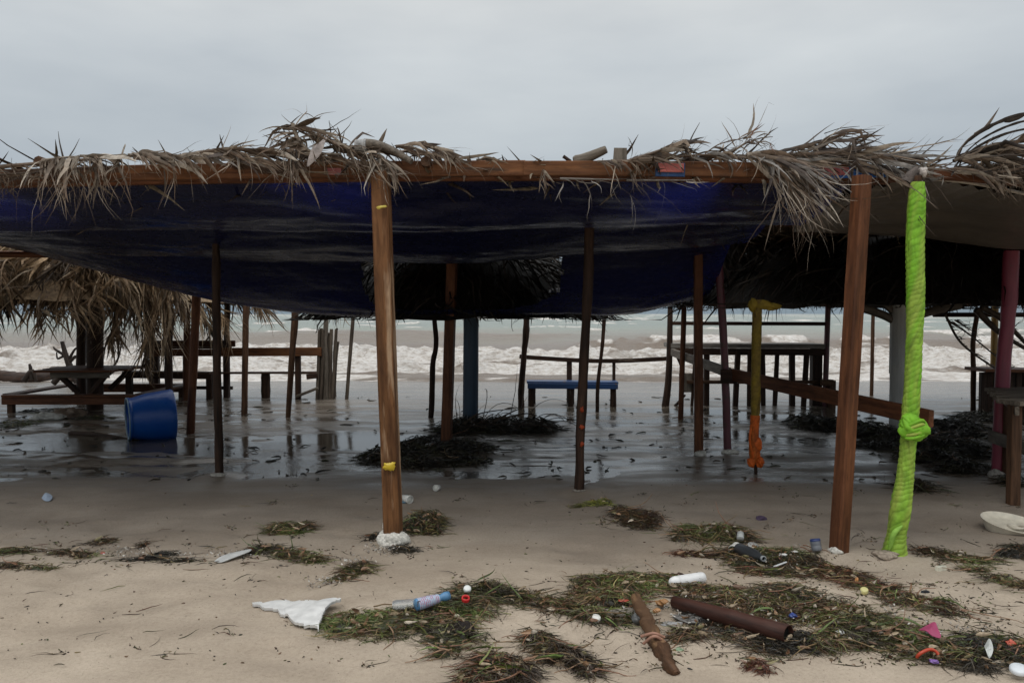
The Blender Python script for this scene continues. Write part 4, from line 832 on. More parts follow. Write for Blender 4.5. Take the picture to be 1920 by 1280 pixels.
bm_(T2, 'foot_rail', P(290, 726, d + .3), P(436, 727, d + .3), .06, .06, W_DARK)
T3 = thing('hand_rail', 'long orange brown rail with a thin plank below, ending at the bundle of sticks', 'railing', (-3.9, 14.6, 0))
d = 14.6
bm_(T3, 'rail', P(412, 660, d), P(603, 659, d), .04, 16 * d / F, W_BEAM); bm_(T3, 'plank', P(400, 699, d + .3), P(600, 698, d + .3), .22, .03, W_BROWN)
leg_(T3, xy(556, d), d + .08, P(556, 652, d)[2], .09, W_DARK, 'support'); leg_(T3, xy(497, d + .3), d + .3, P(497, 700, d + .3)[2], .16, W_DARK, 'stump', rnd=True)
bm_(T3, 'bracket', P(575, 706, d), P(596, 704, d), .05, .09, W_DARK); mb = MB(); mb.tube([P(556, 743, d), P(596, 727, d - .1)], .025, 7); mb.build('brace', W_GREY, T3)
# bundle of sticks
T4 = thing('stick_bundle', 'upright bundle of pale split sticks standing at the end of the orange rail', 'bundle', G(608, 748))
yb = T4.location[1]; tops = [615, 614, 616, 624, 612, 618, 628, 616, 615, 640]
for i in range(10):
    xb = 594 + i * 3.6; xt = 599 + i * 3.2 + (6 if i > 7 else 0); yy = yb + R.randn() * .05; b = P(xb, 752, yy); b[2] = float(gz(b[0], b[1])) - .05
    mb = MB(); mb.tube(cr([b, P((xb + xt) / 2 + R.randn(), 680, yy), P(xt, tops[i] + R.rand() * 6, yy)], 9), .026 * (.8 + .5 * R.rand()), 7); mb.build('stick', W_STICK, T4)
mb = MB(); b = G(629, 743); mb.tube(cr([b, P(626, 690, b[1]), P(627, 650, b[1]), P(632, 615, b[1])], 10), .02, 7); mb.build('stick', W_DARK, T4)
# arching rail and blue bench
T5 = thing('curved_rail', 'slender bowed dark rail running above the blue bench to the railed table', 'railing', (1.5, 14.2, 0))
d = 14.2
mb = MB(); k = cr([P(974, 668, d), P(1010, 671, d), P(1100, 676, d), P(1170, 676, d), P(1256, 672, d)], 24); mb.sweep(k, [(-.02, -.035), (.02, -.035), (.02, .035), (-.02, .035)], 1.0, smooth=False); mb.build('rail', W_DARK, T5)
for px in (1068, 1152): leg_(T5, xy(px, d) if px == 1068 else xy(px, d), d + .05, P(px, 674, d)[2], .085 if px == 1068 else .05, W_DARK, 'support')
T6 = thing('blue_bench', 'low bench with a blue painted plank seat facing the surf', 'bench', (1.0, 13.9, 0))
d = 13.9; z = P(1000, 716, d)[2]
bm_(T6, 'seat', (xy(988, d), d + .1, z), (xy(1159, d), d + .1, z - .01), .34, .035, P_BLUE); bm_(T6, 'apron', (xy(989, d), d - .08, z - .055), (xy(1158, d), d - .08, z - .065), .025, .09, P_BLUE)
for px in (996, 1070, 1150):
    for dy in (-.02, .22): leg_(T6, xy(px, d) + (.0 if dy < 0 else .03), d + dy, z - .02, .10, W_DARK, rnd=True)
# railed table
T7 = thing('slatted_counter', 'tall railed counter with grey top and slats below, right of the blue bench', 'counter', (3.9, 14, 0))
d = 13.9; z = P(1400, 650, d)[2]
bm_(T7, 'counter_top', (xy(1257, d), d + .28, z + .02), (xy(1546, d), d + .28, z + .01), .66, .075, wood('pale_grey_plank', (.16, .145, .13), (.36, .34, .31), .55)); bm_(T7, 'apron', (xy(1258, d), d - .03, z - .075), (xy(1545, d), d - .03, z - .085), .03, .11, W_DARK)
bm_(T7, 'upper_rail', P(1258, 606, d), P(1556, 607, d), .04, .06, W_DARK); bm_(T7, 'lower_rail', P(1288, 716, d - .06), P(1560, 716, d - .06), .05, .055, W_BROWN)
for px, wd in ((1303, .05), (1325, .085), (1383, .08), (1405, .085), (1432, .08), (1459, .08), (1487, .085), (1513, .09)): leg_(T7, xy(px, d) + .01 * R.randn(), d + .03 * R.randn(), z - .06, wd, W_DARK, 'slat', dx=.03 * R.randn(), rnd=R.rand() < .5)
mb = MB(); b = P(1546, 780, d); b[2] = -.15; mb.tube(cr([b, P(1549, 680, d), P(1553, 560, d)], 12), .045, 9); mb.build('corner_post', P_DPINK, T7)
leg_(T7, xy(1535, d), d + .1, z - .02, .16, W_DARK, 'corner_post'); leg_(T7, xy(1556, d), d - .1, P(1556, 712, d)[2], .11, W_BROWN, 'end_leg'); bm_(T7, 'end_block', P(1540, 717, d - .15), P(1561, 717, d - .15), .08, .1, W_BROWN)
for q, w_, nm in (([(1246, 768), (1254, 700), (1257, 560)], 12, 'corner_post'), ([(1262, 765), (1285, 740)], 5, 'brace'), ([(1271, 668), (1279, 690), (1283, 712)], 6, 'brace')):
    k = [P(a, b, d) for a, b in q]; k[0][2] -= .05 if nm == 'corner_post' else 0; mb = MB(); mb.tube(cr(k, 12), np.linspace(w_ * 1.25, w_ * .8, 12) * d / F / 2, 8); mb.build(nm, W_DARK, T7)
bm_(T7, 'stub_board', P(1286, 735, d), P(1286, 700, d), .05, .22, W_GREY, up=(1, 0, 0))
# diagonal rail towards the lime post
T8 = thing('diagonal_rail', 'dull red brown plank rail running from the slatted counter to the lime post', 'railing', (2.6, 9.4, 0))
pA, pB, pC = P(1260, 660, 13.6), P(1372, 702, 9.35), P(1746, 785, 6.35)
bm_(T8, 'rail', pA, P(1368, 699, 9.6), .04, .12, W_GREY); bm_(T8, 'rail', pB, pC, .045, .13, W_RED); bm_(T8, 'joint_block', P(1352, 705, 9.38), P(1383, 706, 9.3), .07, .15, W_DARK)
# right edge furniture
T9 = thing('dark_counter', 'dark plank counter with close slats far back at the right edge', 'counter', (7.6, 13, 0))
d = 13.0
bm_(T9, 'counter_top', P(1828, 692, d), P(2050, 696, d), .6, .05, W_RED)
for i, px in enumerate(range(1838, 2050, 13)): leg_(T9, xy(px, d), d - .1 + .02 * R.randn(), P(px, 697, d)[2], .088, W_DARK, 'slat')
T10 = thing('grey_table', 'weathered grey plank table cut by the right edge, pink post behind its corner', 'table', (4.9, 7.4, 0))
A, B_ = P(1893, 758, 6.6), P(1862, 729, 7.9); A[2] = B_[2] = .80; vec = nrm(np.array([1.0, .12, 0])); nrmv = nrm(B_ - A); w10 = np.linalg.norm(B_ - A)
for i in range(5):
    t0 = A + (B_ - A) * (i + .5) / 5; bm_(T10, 'tabletop_board', t0 + vec * .0, t0 + vec * 1.7, w10 / 5 - .01, .035, W_GREY)
bm_(T10, 'apron', A + [.06, 0, -.055], B_ + [.06, 0, -.055], .03, .07, W_GREY)
bm_(T10, 'cross_rail', P(1930, 842, 6.75), P(1856, 817, 8.0), .035, .11, W_GREY)
for p in (A + [.1, .1, 0], B_ + [.1, -.1, 0], A + [1.5, .2, 0], B_ + [1.5, 0, 0]): leg_(T10, p[0], p[1], .78, .08, W_BROWN)
# blue barrel
Bx = G(285, 829); d = Bx[1]
mb = MB(); cL, cR_ = P(240, 785, d), P(326, 777, d + .26); ax = nrm(cR_ - cL); Ln = np.linalg.norm(cR_ - cL)
prof = [(.0, Ln), (.28, Ln), (.305, Ln - .006), (.315, Ln - .02), (.312, Ln * .8), (.298, Ln * .6), (.288, Ln * .4), (.262, Ln * .2), (.248, .05), (.246, .03), (.256, .022), (.256, .0), (.236, .0), (.236, .03), (.24, .1), (.27, Ln * .5), (.29, Ln * .85), (.0, Ln * .93)]
mb.lathe(prof, cL, ax, 44, (.004, .075, .36)); m_, nt_, b_ = newmat('blue_barrel_plastic')
rimb = MB(); rimb.lathe([(.250, .022), (.2565, .0), (.2565, -.012), (.236, -.012), (.236, .01)], cL, ax, 44, (.16, .25, .33))
gg = N(nt_, 'ShaderNodeNewGeometry'); nn1 = noise(nt_, gg.outputs['Position'], 6, 5, .65); nn2 = noise(nt_, gg.outputs['Position'], 40, 4, .6)
c_ = mixc(nt_, ramp(nt_, nn1.outputs[0], [(.45, (0, 0, 0)), (.75, (.6, .6, .6))]).outputs[0], (.004, .07, .33), (.02, .10, .34)); nt_.links.new(mixc(nt_, ramp(nt_, nn2.outputs[0], [(.66, (0, 0, 0)), (.72, (.5, .5, .5))]).outputs[0], c_, (.15, .17, .2)), b_.inputs['Base Color'])
nt_.links.new(ramp(nt_, nn2.outputs[0], [(.3, (.25,) * 3), (.7, (.5,) * 3)]).outputs[0], b_.inputs['Roughness']); bump(nt_, b_, nn1.outputs[0], .25, .03)
mb.build('blue_barrel', m_, label='cut blue plastic barrel lying half tipped on the wet sand', category='barrel')
rimb.build('cut_rim', M_PLASTIC, bpy.data.objects['blue_barrel'])

# ================================================================ driftwood
def log(name, label, cat, pp, widths, mat, Y=None, z_off=0.0, m=12, rough=.12, parent=None, twigs=(), lift=None):
    pts = []
    for i, (x, y) in enumerate(pp):
        p = G(x, y) if Y is None else P(x, y, Y[i] if np.ndim(Y) else Y); pts.append(p)
    pts = np.array(pts); dist = pts[:, 1]; r = np.array(widths) * dist / F / 2
    if Y is None: pts[:, 2] += r * .55 + z_off
    if lift is not None: pts[:, 2] += np.array(lift)
    n = 40; k = cr(pts, n); rr = cr(np.stack([r, r], 1), n)[:, 0]; sd = R.rand() * 50
    mb = MB(); a = np.linspace(0, 2 * math.pi, m, endpoint=False)
    rr = rr * (1 + rough * 2 * (fbm(np.arange(n) * .35 + sd, sd, 3) - .5) + rough * 1.2 * (fbm(np.arange(n) * 1.3, sd, 2) - .5)); rr[0] *= .6; rr[-1] *= .6
    sec = np.stack([np.cos(a) * (1 + rough * np.sin(3 * a + sd)), np.sin(a) * (1 + rough * np.cos(2 * a))], 1); mb.sweep(k, sec, rr)
    V = mb.V[0]; g_ = mb.G[0]; kk = np.repeat(k, m, 0); q = fbm(g_[:, 2] * 9 + g_[:, 0] * 25, g_[:, 1] * 40 + g_[:, 2] * 5, 4) - .5; mb.V[0] = V + (V - kk) * (q * rough * 5)[:, None]
    o = mb.build(name, mat, parent, **(dict(label=label, category=cat) if label else {}))
    return o, k
lg, _ = log('driftwood_log', 'big grey driftwood trunk lying at the surf line behind the picnic table', 'driftwood', [(-160, 712), (0, 714), (60, 716), (110, 708), (150, 716)], [30, 26, 24, 30, 24], W_DARK)
rt = thing('tree_root', 'tangled black tree root sticking up behind the picnic table', 'driftwood', G(125, 722)); yr = rt.location[1]
for q, w_ in (([(150, 725), (128, 680), (116, 640)], 16), ([(128, 680), (145, 668), (160, 690)], 8), ([(120, 665), (104, 655), (100, 650)], 6), ([(118, 668), (108, 672), (106, 660)], 5), ([(130, 672), (140, 655), (148, 650)], 6), ([(140, 700), (160, 690), (172, 700)], 9), ([(100, 718), (120, 700), (135, 705)], 12), ([(60, 712), (57, 690), (55, 682)], 9), ([(45, 714), (60, 695), (68, 714)], 12),
              ([(205, 700), (222, 670), (228, 640)], 5), ([(205, 702), (222, 690), (230, 688)], 5)):
    mb = MB(); mb.tube(cr([P(a, b, yr) for a, b in q], 12), np.linspace(w_, w_ * .45, 12) * yr / F / 2, 7); mb.build('root_limb', W_BLACK, rt)
log('driftwood_plank', 'flat dark board lying on wet sand left of the blue barrel', 'driftwood', [(130, 814), (175, 818), (215, 826), (262, 830)], [9, 12, 14, 7], W_DARK)
dl = thing('driftwood_branch', 'brown two jointed driftwood branch pointing at the viewer in the foreground weed', 'driftwood', G(1235, 1190))
for nm, pp, ww, mt, lf in (('branch', [(1190, 1132), (1208, 1165), (1222, 1192), (1238, 1222)], [17, 20, 22, 20], W_DRIFT, [.035, .03, .02, .01]), ('branch', [(1222, 1195), (1240, 1220), (1258, 1255), (1268, 1266)], [24, 30, 22, 13], W_BROWN, [0, .0, .0, .0])):
    log(nm, None, None, pp, ww, mt, parent=dl, rough=.26, lift=lf)
mb = MB(); p = G(1222, 1210)
for q in (([-.05, -.02, .05], [.0, -.05, .075], [.05, -.03, .05]), ([-.045, -.05, .03], [.0, -.07, .07], [.05, -.05, .035])): mb.tube(cr([p + np.array(v) for v in q], 10), .007, 6, col=(.4, .22, .16))
mb.build('knotted_strip', M_CLOTH, dl)
pp = thing('brown_pipe', 'rusty brown cracked pipe lying diagonally in the foreground seaweed', 'pipe', G(1370, 1175))
pA, pB = G(1262, 1140), G(1478, 1206); pA[2] += .034; pB[2] += .038; ax = nrm(pB - pA); Ln = np.linalg.norm(pB - pA)
m_pipe = wood('rusty_pipe_surface', (.035, .014, .010), (.085, .036, .026), .42)
mb = MB(); mb.lathe([(.024, 0), (.028, .004), (.035, .1), (.041, Ln * .52), (.043, Ln * .57), (.040, Ln * .58), (.043, Ln * .8), (.045, Ln), (.039, Ln), (.037, Ln * .5), (.0, Ln * .45)], pA, ax, 26, (.1, .04, .02)); mb.build('pipe_body', m_pipe, pp)
mb = MB(); mb.lathe([(.0, Ln - .02), (.038, Ln - .02)], pA, ax, 20, (.012, .011, .01)); mb.build('pipe_plug', M_STONE, pp)

# ================================================================ seaweed
WG = [(.030, .022, .012), (.055, .048, .018), (.10, .105, .03), (.055, .062, .018), (.04, .035, .015), (.11, .065, .032), (.085, .038, .02), (.22, .17, .075), (.09, .12, .03)]
WB = [(.03, .02, .012), (.06, .032, .017), (.11, .06, .03), (.05, .042, .018), (.085, .085, .03), (.15, .09, .045), (.045, .025, .015)]
WD = [(.016, .014, .009), (.025, .02, .012), (.032, .033, .014), (.045, .032, .018), (.012, .01, .007)]
WR = [(.13, .035, .02), (.10, .04, .022), (.16, .06, .035), (.07, .03, .018)]
WL = [(.10, .15, .03), (.14, .16, .04), (.07, .10, .025)]
def weed(label, pp, n, hgt, pal, L=.13, wd=.0032, name='seaweed_clump', cat='seaweed', lime=0, roots=0, core=True, kind=None, lay=.5):
    """pp: [(px, py, half width px, half height px)] blobs of one drift of weed"""
    mb = MB(); c = np.array([G(x, y) for x, y, a, b in pp]); sx = np.array([a * p[1] / F for (x, y, a, b), p in zip(pp, c)])
    sy = np.array([b * p[1] ** 2 / (1.5 * F) for (x, y, a, b), p in zip(pp, c)])
    area = sx * sy; pr = area / area.sum(); j = R.choice(len(pp), n, p=pr); ang = R.rand(n) * 6.283; rr = np.sqrt(R.rand(n))
    rr *= .6 + .75 * fbm(np.cos(ang) * 1.6 + j * 3.1, np.sin(ang) * 1.6 + j, 3)
    bx = c[j, 0] + np.cos(ang) * rr * sx[j]; by = c[j, 1] + np.sin(ang) * rr * sy[j]
    nn = fbm(bx * 9, by * 9, 3); mound = hgt * np.clip(1 - rr ** 2, 0, 1) * (.35 + 1.3 * nn); u = R.rand(n) ** .6
    base = np.stack([bx, by, gz(bx, by) + .003 + mound * u], 1)
    yaw = R.rand(n) * 6.283 * .5 - .8 + (R.rand(n) < .5) * math.pi; d0 = np.stack([np.cos(yaw), np.sin(yaw) * .8, (R.rand(n) - lay) * .45], 1)
    LL = L * (.3 + 1.0 * R.rand(n) ** 1.5); Pc = strands(base, d0, LL, 7, .35, .30, 1.5, clamp=True)
    gr = gz(Pc[..., 0], Pc[..., 1]); free = (R.rand(n, 1) < .03) * .03; e0 = (base[:, 2] - gr[:, 0])[:, None]
    fall = np.linspace(1, .35, 7)[None]; Pc[..., 2] = gr + np.minimum(Pc[..., 2] - gr, e0 * fall + .010 + free * hgt / .05)
    pl = np.array(pal); zone = np.clip(fbm(bx * 3.2 + 7, by * 3.2, 3) * 2.4 - .7 + .22 * R.randn(n), 0, .999); cz = pl[(zone * len(pl)).astype(int)] * (1 + .4 * (R.rand(n, 1) * 2 - 1)) * (.45 + 1.5 * nn[:, None])
    mb.ribbons(Pc, taper(n, 7, wd * (.5 + 1.1 * R.rand(n))), np.tile(nrm(R.randn(n, 1, 3) + [0, 0, .5]), (1, 7, 1)), cz, .2)
    nf = n // 45; j2 = R.randint(0, n, nf); q = base[j2] + np.array([0, 0, .006]); Pf = strands(q, R.randn(nf, 3) * [1, 1, .15], .02 + .05 * R.rand(nf), 5, .1, .1, .6, clamp=True)
    if wd < .005: mb.ribbons(Pf, taper(nf, 5, .008 + .014 * R.rand(nf)), np.tile(nrm(R.randn(nf, 1, 3) * .4 + [0, .5, 1]), (1, 5, 1)), pick([(.26, .15, .08), (.34, .26, .17), (.16, .08, .04), (.20, .17, .08), (.42, .36, .28)], nf), .3)
    if core:     # matted body under the loose strands
        for (x0, y0, z0), a, b in zip(c, sx, sy):
            th, r = np.meshgrid(np.linspace(0, 6.2832, 40), np.linspace(0, 1, 14)); rg = r * (.6 + .6 * fbm(np.cos(th) * 1.6 + x0 * 3, np.sin(th) * 1.6 + y0, 3)) * .86
            X, Y = x0 + np.cos(th) * rg * a, y0 + np.sin(th) * rg * b; q = fbm(X * 16, Y * 16, 4)
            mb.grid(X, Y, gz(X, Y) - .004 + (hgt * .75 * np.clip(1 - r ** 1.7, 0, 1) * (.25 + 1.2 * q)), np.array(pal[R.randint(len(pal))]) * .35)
    lime = (lime + 1) // 2; roots = int(roots * .7)
    if lime:
        j = R.randint(0, len(pp), lime); b = np.stack([c[j, 0] + (R.rand(lime) - .5) * 1.5 * sx[j], c[j, 1] + (R.rand(lime) - .5) * 1.4 * sy[j], 0 * j], 1); b[:, 2] = gz(b[:, 0], b[:, 1]) + hgt * .8
        Pc = strands(b, np.stack([R.randn(lime), R.randn(lime) * .6, .08 + 0 * j], 1), .10 + .12 * R.rand(lime), 7, .9, .1, .9, clamp=True); mb.ribbons(Pc, taper(lime, 7, .006 + .005 * R.rand(lime)), np.tile(nrm(R.randn(lime, 1, 3)), (1, 7, 1)), pick(WL, lime), .2)
    for i in range(roots):
        j = R.randint(0, len(pp)); b = np.array([c[j, 0] + (R.rand() - .5) * 1.7 * sx[j], c[j, 1] + (R.rand() - .5) * 1.6 * sy[j], 0]); b[2] = gz(b[0], b[1]) + hgt * .7
        Pc = strands(b[None], np.array([[R.randn(), R.randn() * .6, .0]]), .12 + .16 * R.rand(), 10, .6, .12, .9, clamp=True)[0]; mb.tube(Pc, np.linspace(.0038, .0015, 10), 5, col=[(.24, .12, .07), (.20, .13, .06), (.28, .17, .10)][i % 3])
    pr_ = dict(kind='stuff') if kind else {}
    return mb.build(name, M_WEED, None, label=label, category=cat, **pr_)
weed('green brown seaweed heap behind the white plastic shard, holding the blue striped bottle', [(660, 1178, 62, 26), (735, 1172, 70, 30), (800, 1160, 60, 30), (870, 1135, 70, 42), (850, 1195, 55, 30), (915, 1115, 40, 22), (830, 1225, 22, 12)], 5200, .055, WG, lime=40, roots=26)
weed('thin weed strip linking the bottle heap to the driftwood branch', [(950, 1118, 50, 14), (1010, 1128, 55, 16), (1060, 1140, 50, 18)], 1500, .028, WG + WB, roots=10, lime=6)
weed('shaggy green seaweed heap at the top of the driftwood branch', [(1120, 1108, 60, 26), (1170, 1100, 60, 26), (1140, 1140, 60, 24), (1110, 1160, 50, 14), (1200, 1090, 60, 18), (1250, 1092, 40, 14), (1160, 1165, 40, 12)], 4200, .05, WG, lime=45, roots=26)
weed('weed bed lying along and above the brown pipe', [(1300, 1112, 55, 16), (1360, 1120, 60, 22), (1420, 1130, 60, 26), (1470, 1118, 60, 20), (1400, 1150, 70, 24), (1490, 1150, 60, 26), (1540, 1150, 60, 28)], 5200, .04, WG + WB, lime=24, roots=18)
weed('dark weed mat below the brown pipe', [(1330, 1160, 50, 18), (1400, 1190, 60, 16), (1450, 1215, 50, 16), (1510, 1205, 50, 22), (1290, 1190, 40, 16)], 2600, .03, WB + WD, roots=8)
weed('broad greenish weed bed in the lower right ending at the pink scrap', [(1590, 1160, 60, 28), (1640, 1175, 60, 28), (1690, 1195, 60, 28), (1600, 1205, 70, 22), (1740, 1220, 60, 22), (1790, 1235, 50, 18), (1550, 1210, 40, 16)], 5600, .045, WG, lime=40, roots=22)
weed('seaweed mass in the bottom right corner beside the white lid', [(1850, 1215, 50, 26), (1900, 1225, 60, 34), (1830, 1250, 40, 16), (1960, 1240, 60, 40)], 3200, .055, WG + WD, lime=14, roots=12)
weed('red brown weed tuft at the bottom centre, nearest the viewer', [(915, 1255, 38, 26), (950, 1262, 40, 24), (905, 1275, 45, 20), (975, 1275, 30, 14)], 2400, .07, WB + WR + WG, lime=20, roots=18)
weed('stretched brown weed clump between the corner tuft and driftwood branch', [(1010, 1205, 26, 16), (1040, 1225, 34, 18), (1075, 1242, 30, 16), (1105, 1262, 24, 9)], 2200, .05, WB + WG, lime=12, roots=16)
weed('round dark green weed clump right of the amber post foot', [(782, 992, 30, 20), (806, 985, 28, 16), (822, 992, 10, 12)], 2200, .10, WG + WD, L=.12, roots=4, lay=.45)
weed('dark weed patch with shell bits left of the oval brown heap', [(1172, 968, 28, 14), (1205, 972, 34, 16), (1165, 960, 18, 8)], 1700, .06, WD + WB, roots=6)
weed('oval brown weed heap in front of the clear cup', [(1300, 1005, 40, 15), (1345, 1004, 50, 16), (1385, 1008, 38, 13), (1275, 1010, 22, 8)], 2600, .075, WB + WG, roots=22, lime=10)
weed('dark weed heap around the smoky bottle', [(1375, 1045, 40, 14), (1430, 1050, 50, 22), (1480, 1048, 50, 20), (1520, 1058, 30, 16), (1400, 1060, 40, 12)], 3200, .06, WB + WD + WG, roots=16, lime=12)
weed('long weed ribbon trailing right of the smoky bottle towards the yellow cap', [(1430, 1075, 55, 9), (1500, 1078, 55, 11), (1560, 1072, 50, 16), (1600, 1090, 45, 16), (1645, 1105, 42, 12), (1690, 1122, 42, 12), (1740, 1135, 40, 12), (1775, 1148, 30, 9)], 3600, .035, WG + WR + WB, roots=16, lime=14)
weed('thin weed line running right from the lime post foot', [(1745, 1035, 40, 6), (1790, 1045, 45, 8), (1840, 1052, 40, 7), (1830, 1070, 30, 6), (1880, 1088, 40, 9), (1910, 1100, 20, 8)], 1500, .022, WB + WG, roots=10)
weed('dark weed lump at the right edge below the white broken lid', [(1900, 1040, 26, 9), (1925, 1035, 30, 14)], 800, .05, WD + WB, roots=4)
weed('small weed strip left of the smoky bottle heap', [(1290, 1040, 30, 5), (1320, 1040, 20, 6)], 420, .025, WR + WB, roots=4)
weed('yellow green weed sprig above the dark patch beside the middle post', [(1115, 946, 22, 5), (1135, 942, 18, 6), (1085, 950, 18, 3)], 420, .03, [(.16, .17, .03), (.10, .10, .03), (.06, .04, .02)], L=.08)
weed('brown green weed clump left of the amber post', [(530, 992, 26, 8), (560, 996, 24, 8), (515, 998, 14, 6), (575, 988, 16, 4)], 1000, .045, WB + WG, roots=5)
weed('green weed tangle below the brown green clump, left of the amber post', [(500, 1030, 28, 9), (545, 1042, 34, 11), (585, 1052, 30, 10), (480, 1036, 20, 5)], 1300, .035, WG, lime=26, roots=6)
weed('sprawling grey green weed above the white plastic shard', [(665, 1072, 30, 10), (640, 1085, 16, 6), (680, 1062, 16, 6)], 700, .03, WB + WG, roots=4)
weed('small loose weed patch just left of the amber post base', [(745, 1030, 16, 5), (700, 1008, 14, 6), (770, 1032, 16, 4)], 420, .025, WD + WB, roots=3)
weed('weed line at the far left with white sea foam crumbs', [(20, 1034, 45, 8), (120, 1038, 30, 6), (15, 1062, 30, 5), (70, 1066, 40, 3), (155, 1042, 24, 5)], 900, .025, WB + WG, roots=4)
weed('weed and shell scatter left of the green weed tangle', [(190, 1016, 24, 6), (270, 1048, 40, 6), (265, 1025, 12, 5), (340, 1052, 30, 4), (300, 1040, 30, 6)], 800, .02, WB + WD, roots=4)
weed('red feathery weed spot on bare sand in the bottom foreground', [(1415, 1250, 22, 8), (1432, 1258, 18, 7)], 420, .03, WR, L=.05)
weed('dark weed bank round the feet of the amber post and brown post', [(740, 850, 60, 16), (800, 836, 60, 18), (860, 842, 70, 14), (780, 872, 80, 8), (700, 862, 26, 10), (880, 868, 50, 6)], 4200, .10, WD, L=.22, wd=.008, roots=14)
weed('dark weed and frond pile beside the blue column', [(880, 800, 50, 9), (940, 803, 60, 10), (1000, 804, 50, 7), (850, 808, 30, 7)], 3000, .16, WD, L=.35, wd=.010, roots=10)
weed('black weed bank between the tall red post and the lime post', [(1520, 792, 50, 10), (1640, 812, 60, 14), (1580, 800, 50, 9), (1700, 830, 60, 14), (1760, 826, 60, 16), (1740, 858, 70, 12), (1650, 838, 50, 10)], 4600, .12, WD, L=.25, wd=.009, roots=12)
weed('black weed bank stretching from the lime post to the pink post', [(1800, 800, 60, 14), (1850, 785, 60, 8), (1820, 845, 50, 14), (1800, 880, 60, 10), (1720, 915, 40, 10), (1900, 905, 30, 8)], 3600, .10, WD, L=.25, wd=.009, roots=8)
weed('weed patch between the picnic bench and the board on wet sand', [(30, 795, 40, 8), (90, 772, 50, 5), (170, 784, 40, 4)], 900, .04, WD + WG, L=.16, wd=.006)
# palm frond lying on the pile by the blue column
pf = thing('fallen_palm_frond', 'dark palm frond with arching leaflets on the weed pile by the blue column', 'palm frond', G(900, 808)); yf = pf.location[1]
mb = MB(); mb.tube(cr([P(845, 808, yf), P(900, 798, yf), P(960, 794, yf), P(1040, 800, yf)], 20), .012, 6, col=DRK[0]); mb.build('rachis', M_FROND, pf)
n = 30; t = R.rand(n); b = np.stack([P(850 + q * 170, 806 - 12 * math.sin(q * 3), yf) for q in t]); mb = MB()
Pc = strands(b, np.stack([.5 + R.randn(n) * .5, R.randn(n) * .2, .8 + .2 * R.randn(n)], 1), .35 + .45 * R.rand(n), 10, 2.2, .05, .3, clamp=True); mb.ribbons(Pc, taper(n, 10, .03), np.tile([[.2, -1, .3]], (n, 10, 1)), pick(DRK, n)); mb.build('leaflets', M_FROND, pf)
for q in ([(925, 790), (960, 772), (980, 764)], [(940, 785), (985, 775), (1005, 780)], [(870, 795), (900, 775), (990, 762)]):
    mb = MB(); k = cr([P(a, b, yf - .1) for a, b in q], 12); mb.ribbons(k[None], np.linspace(.035, .006, 12)[None], np.tile([[0, -.5, 1.]], (1, 12, 1)), [DRK[1]]); mb.build('leaflets', M_FROND, pf)

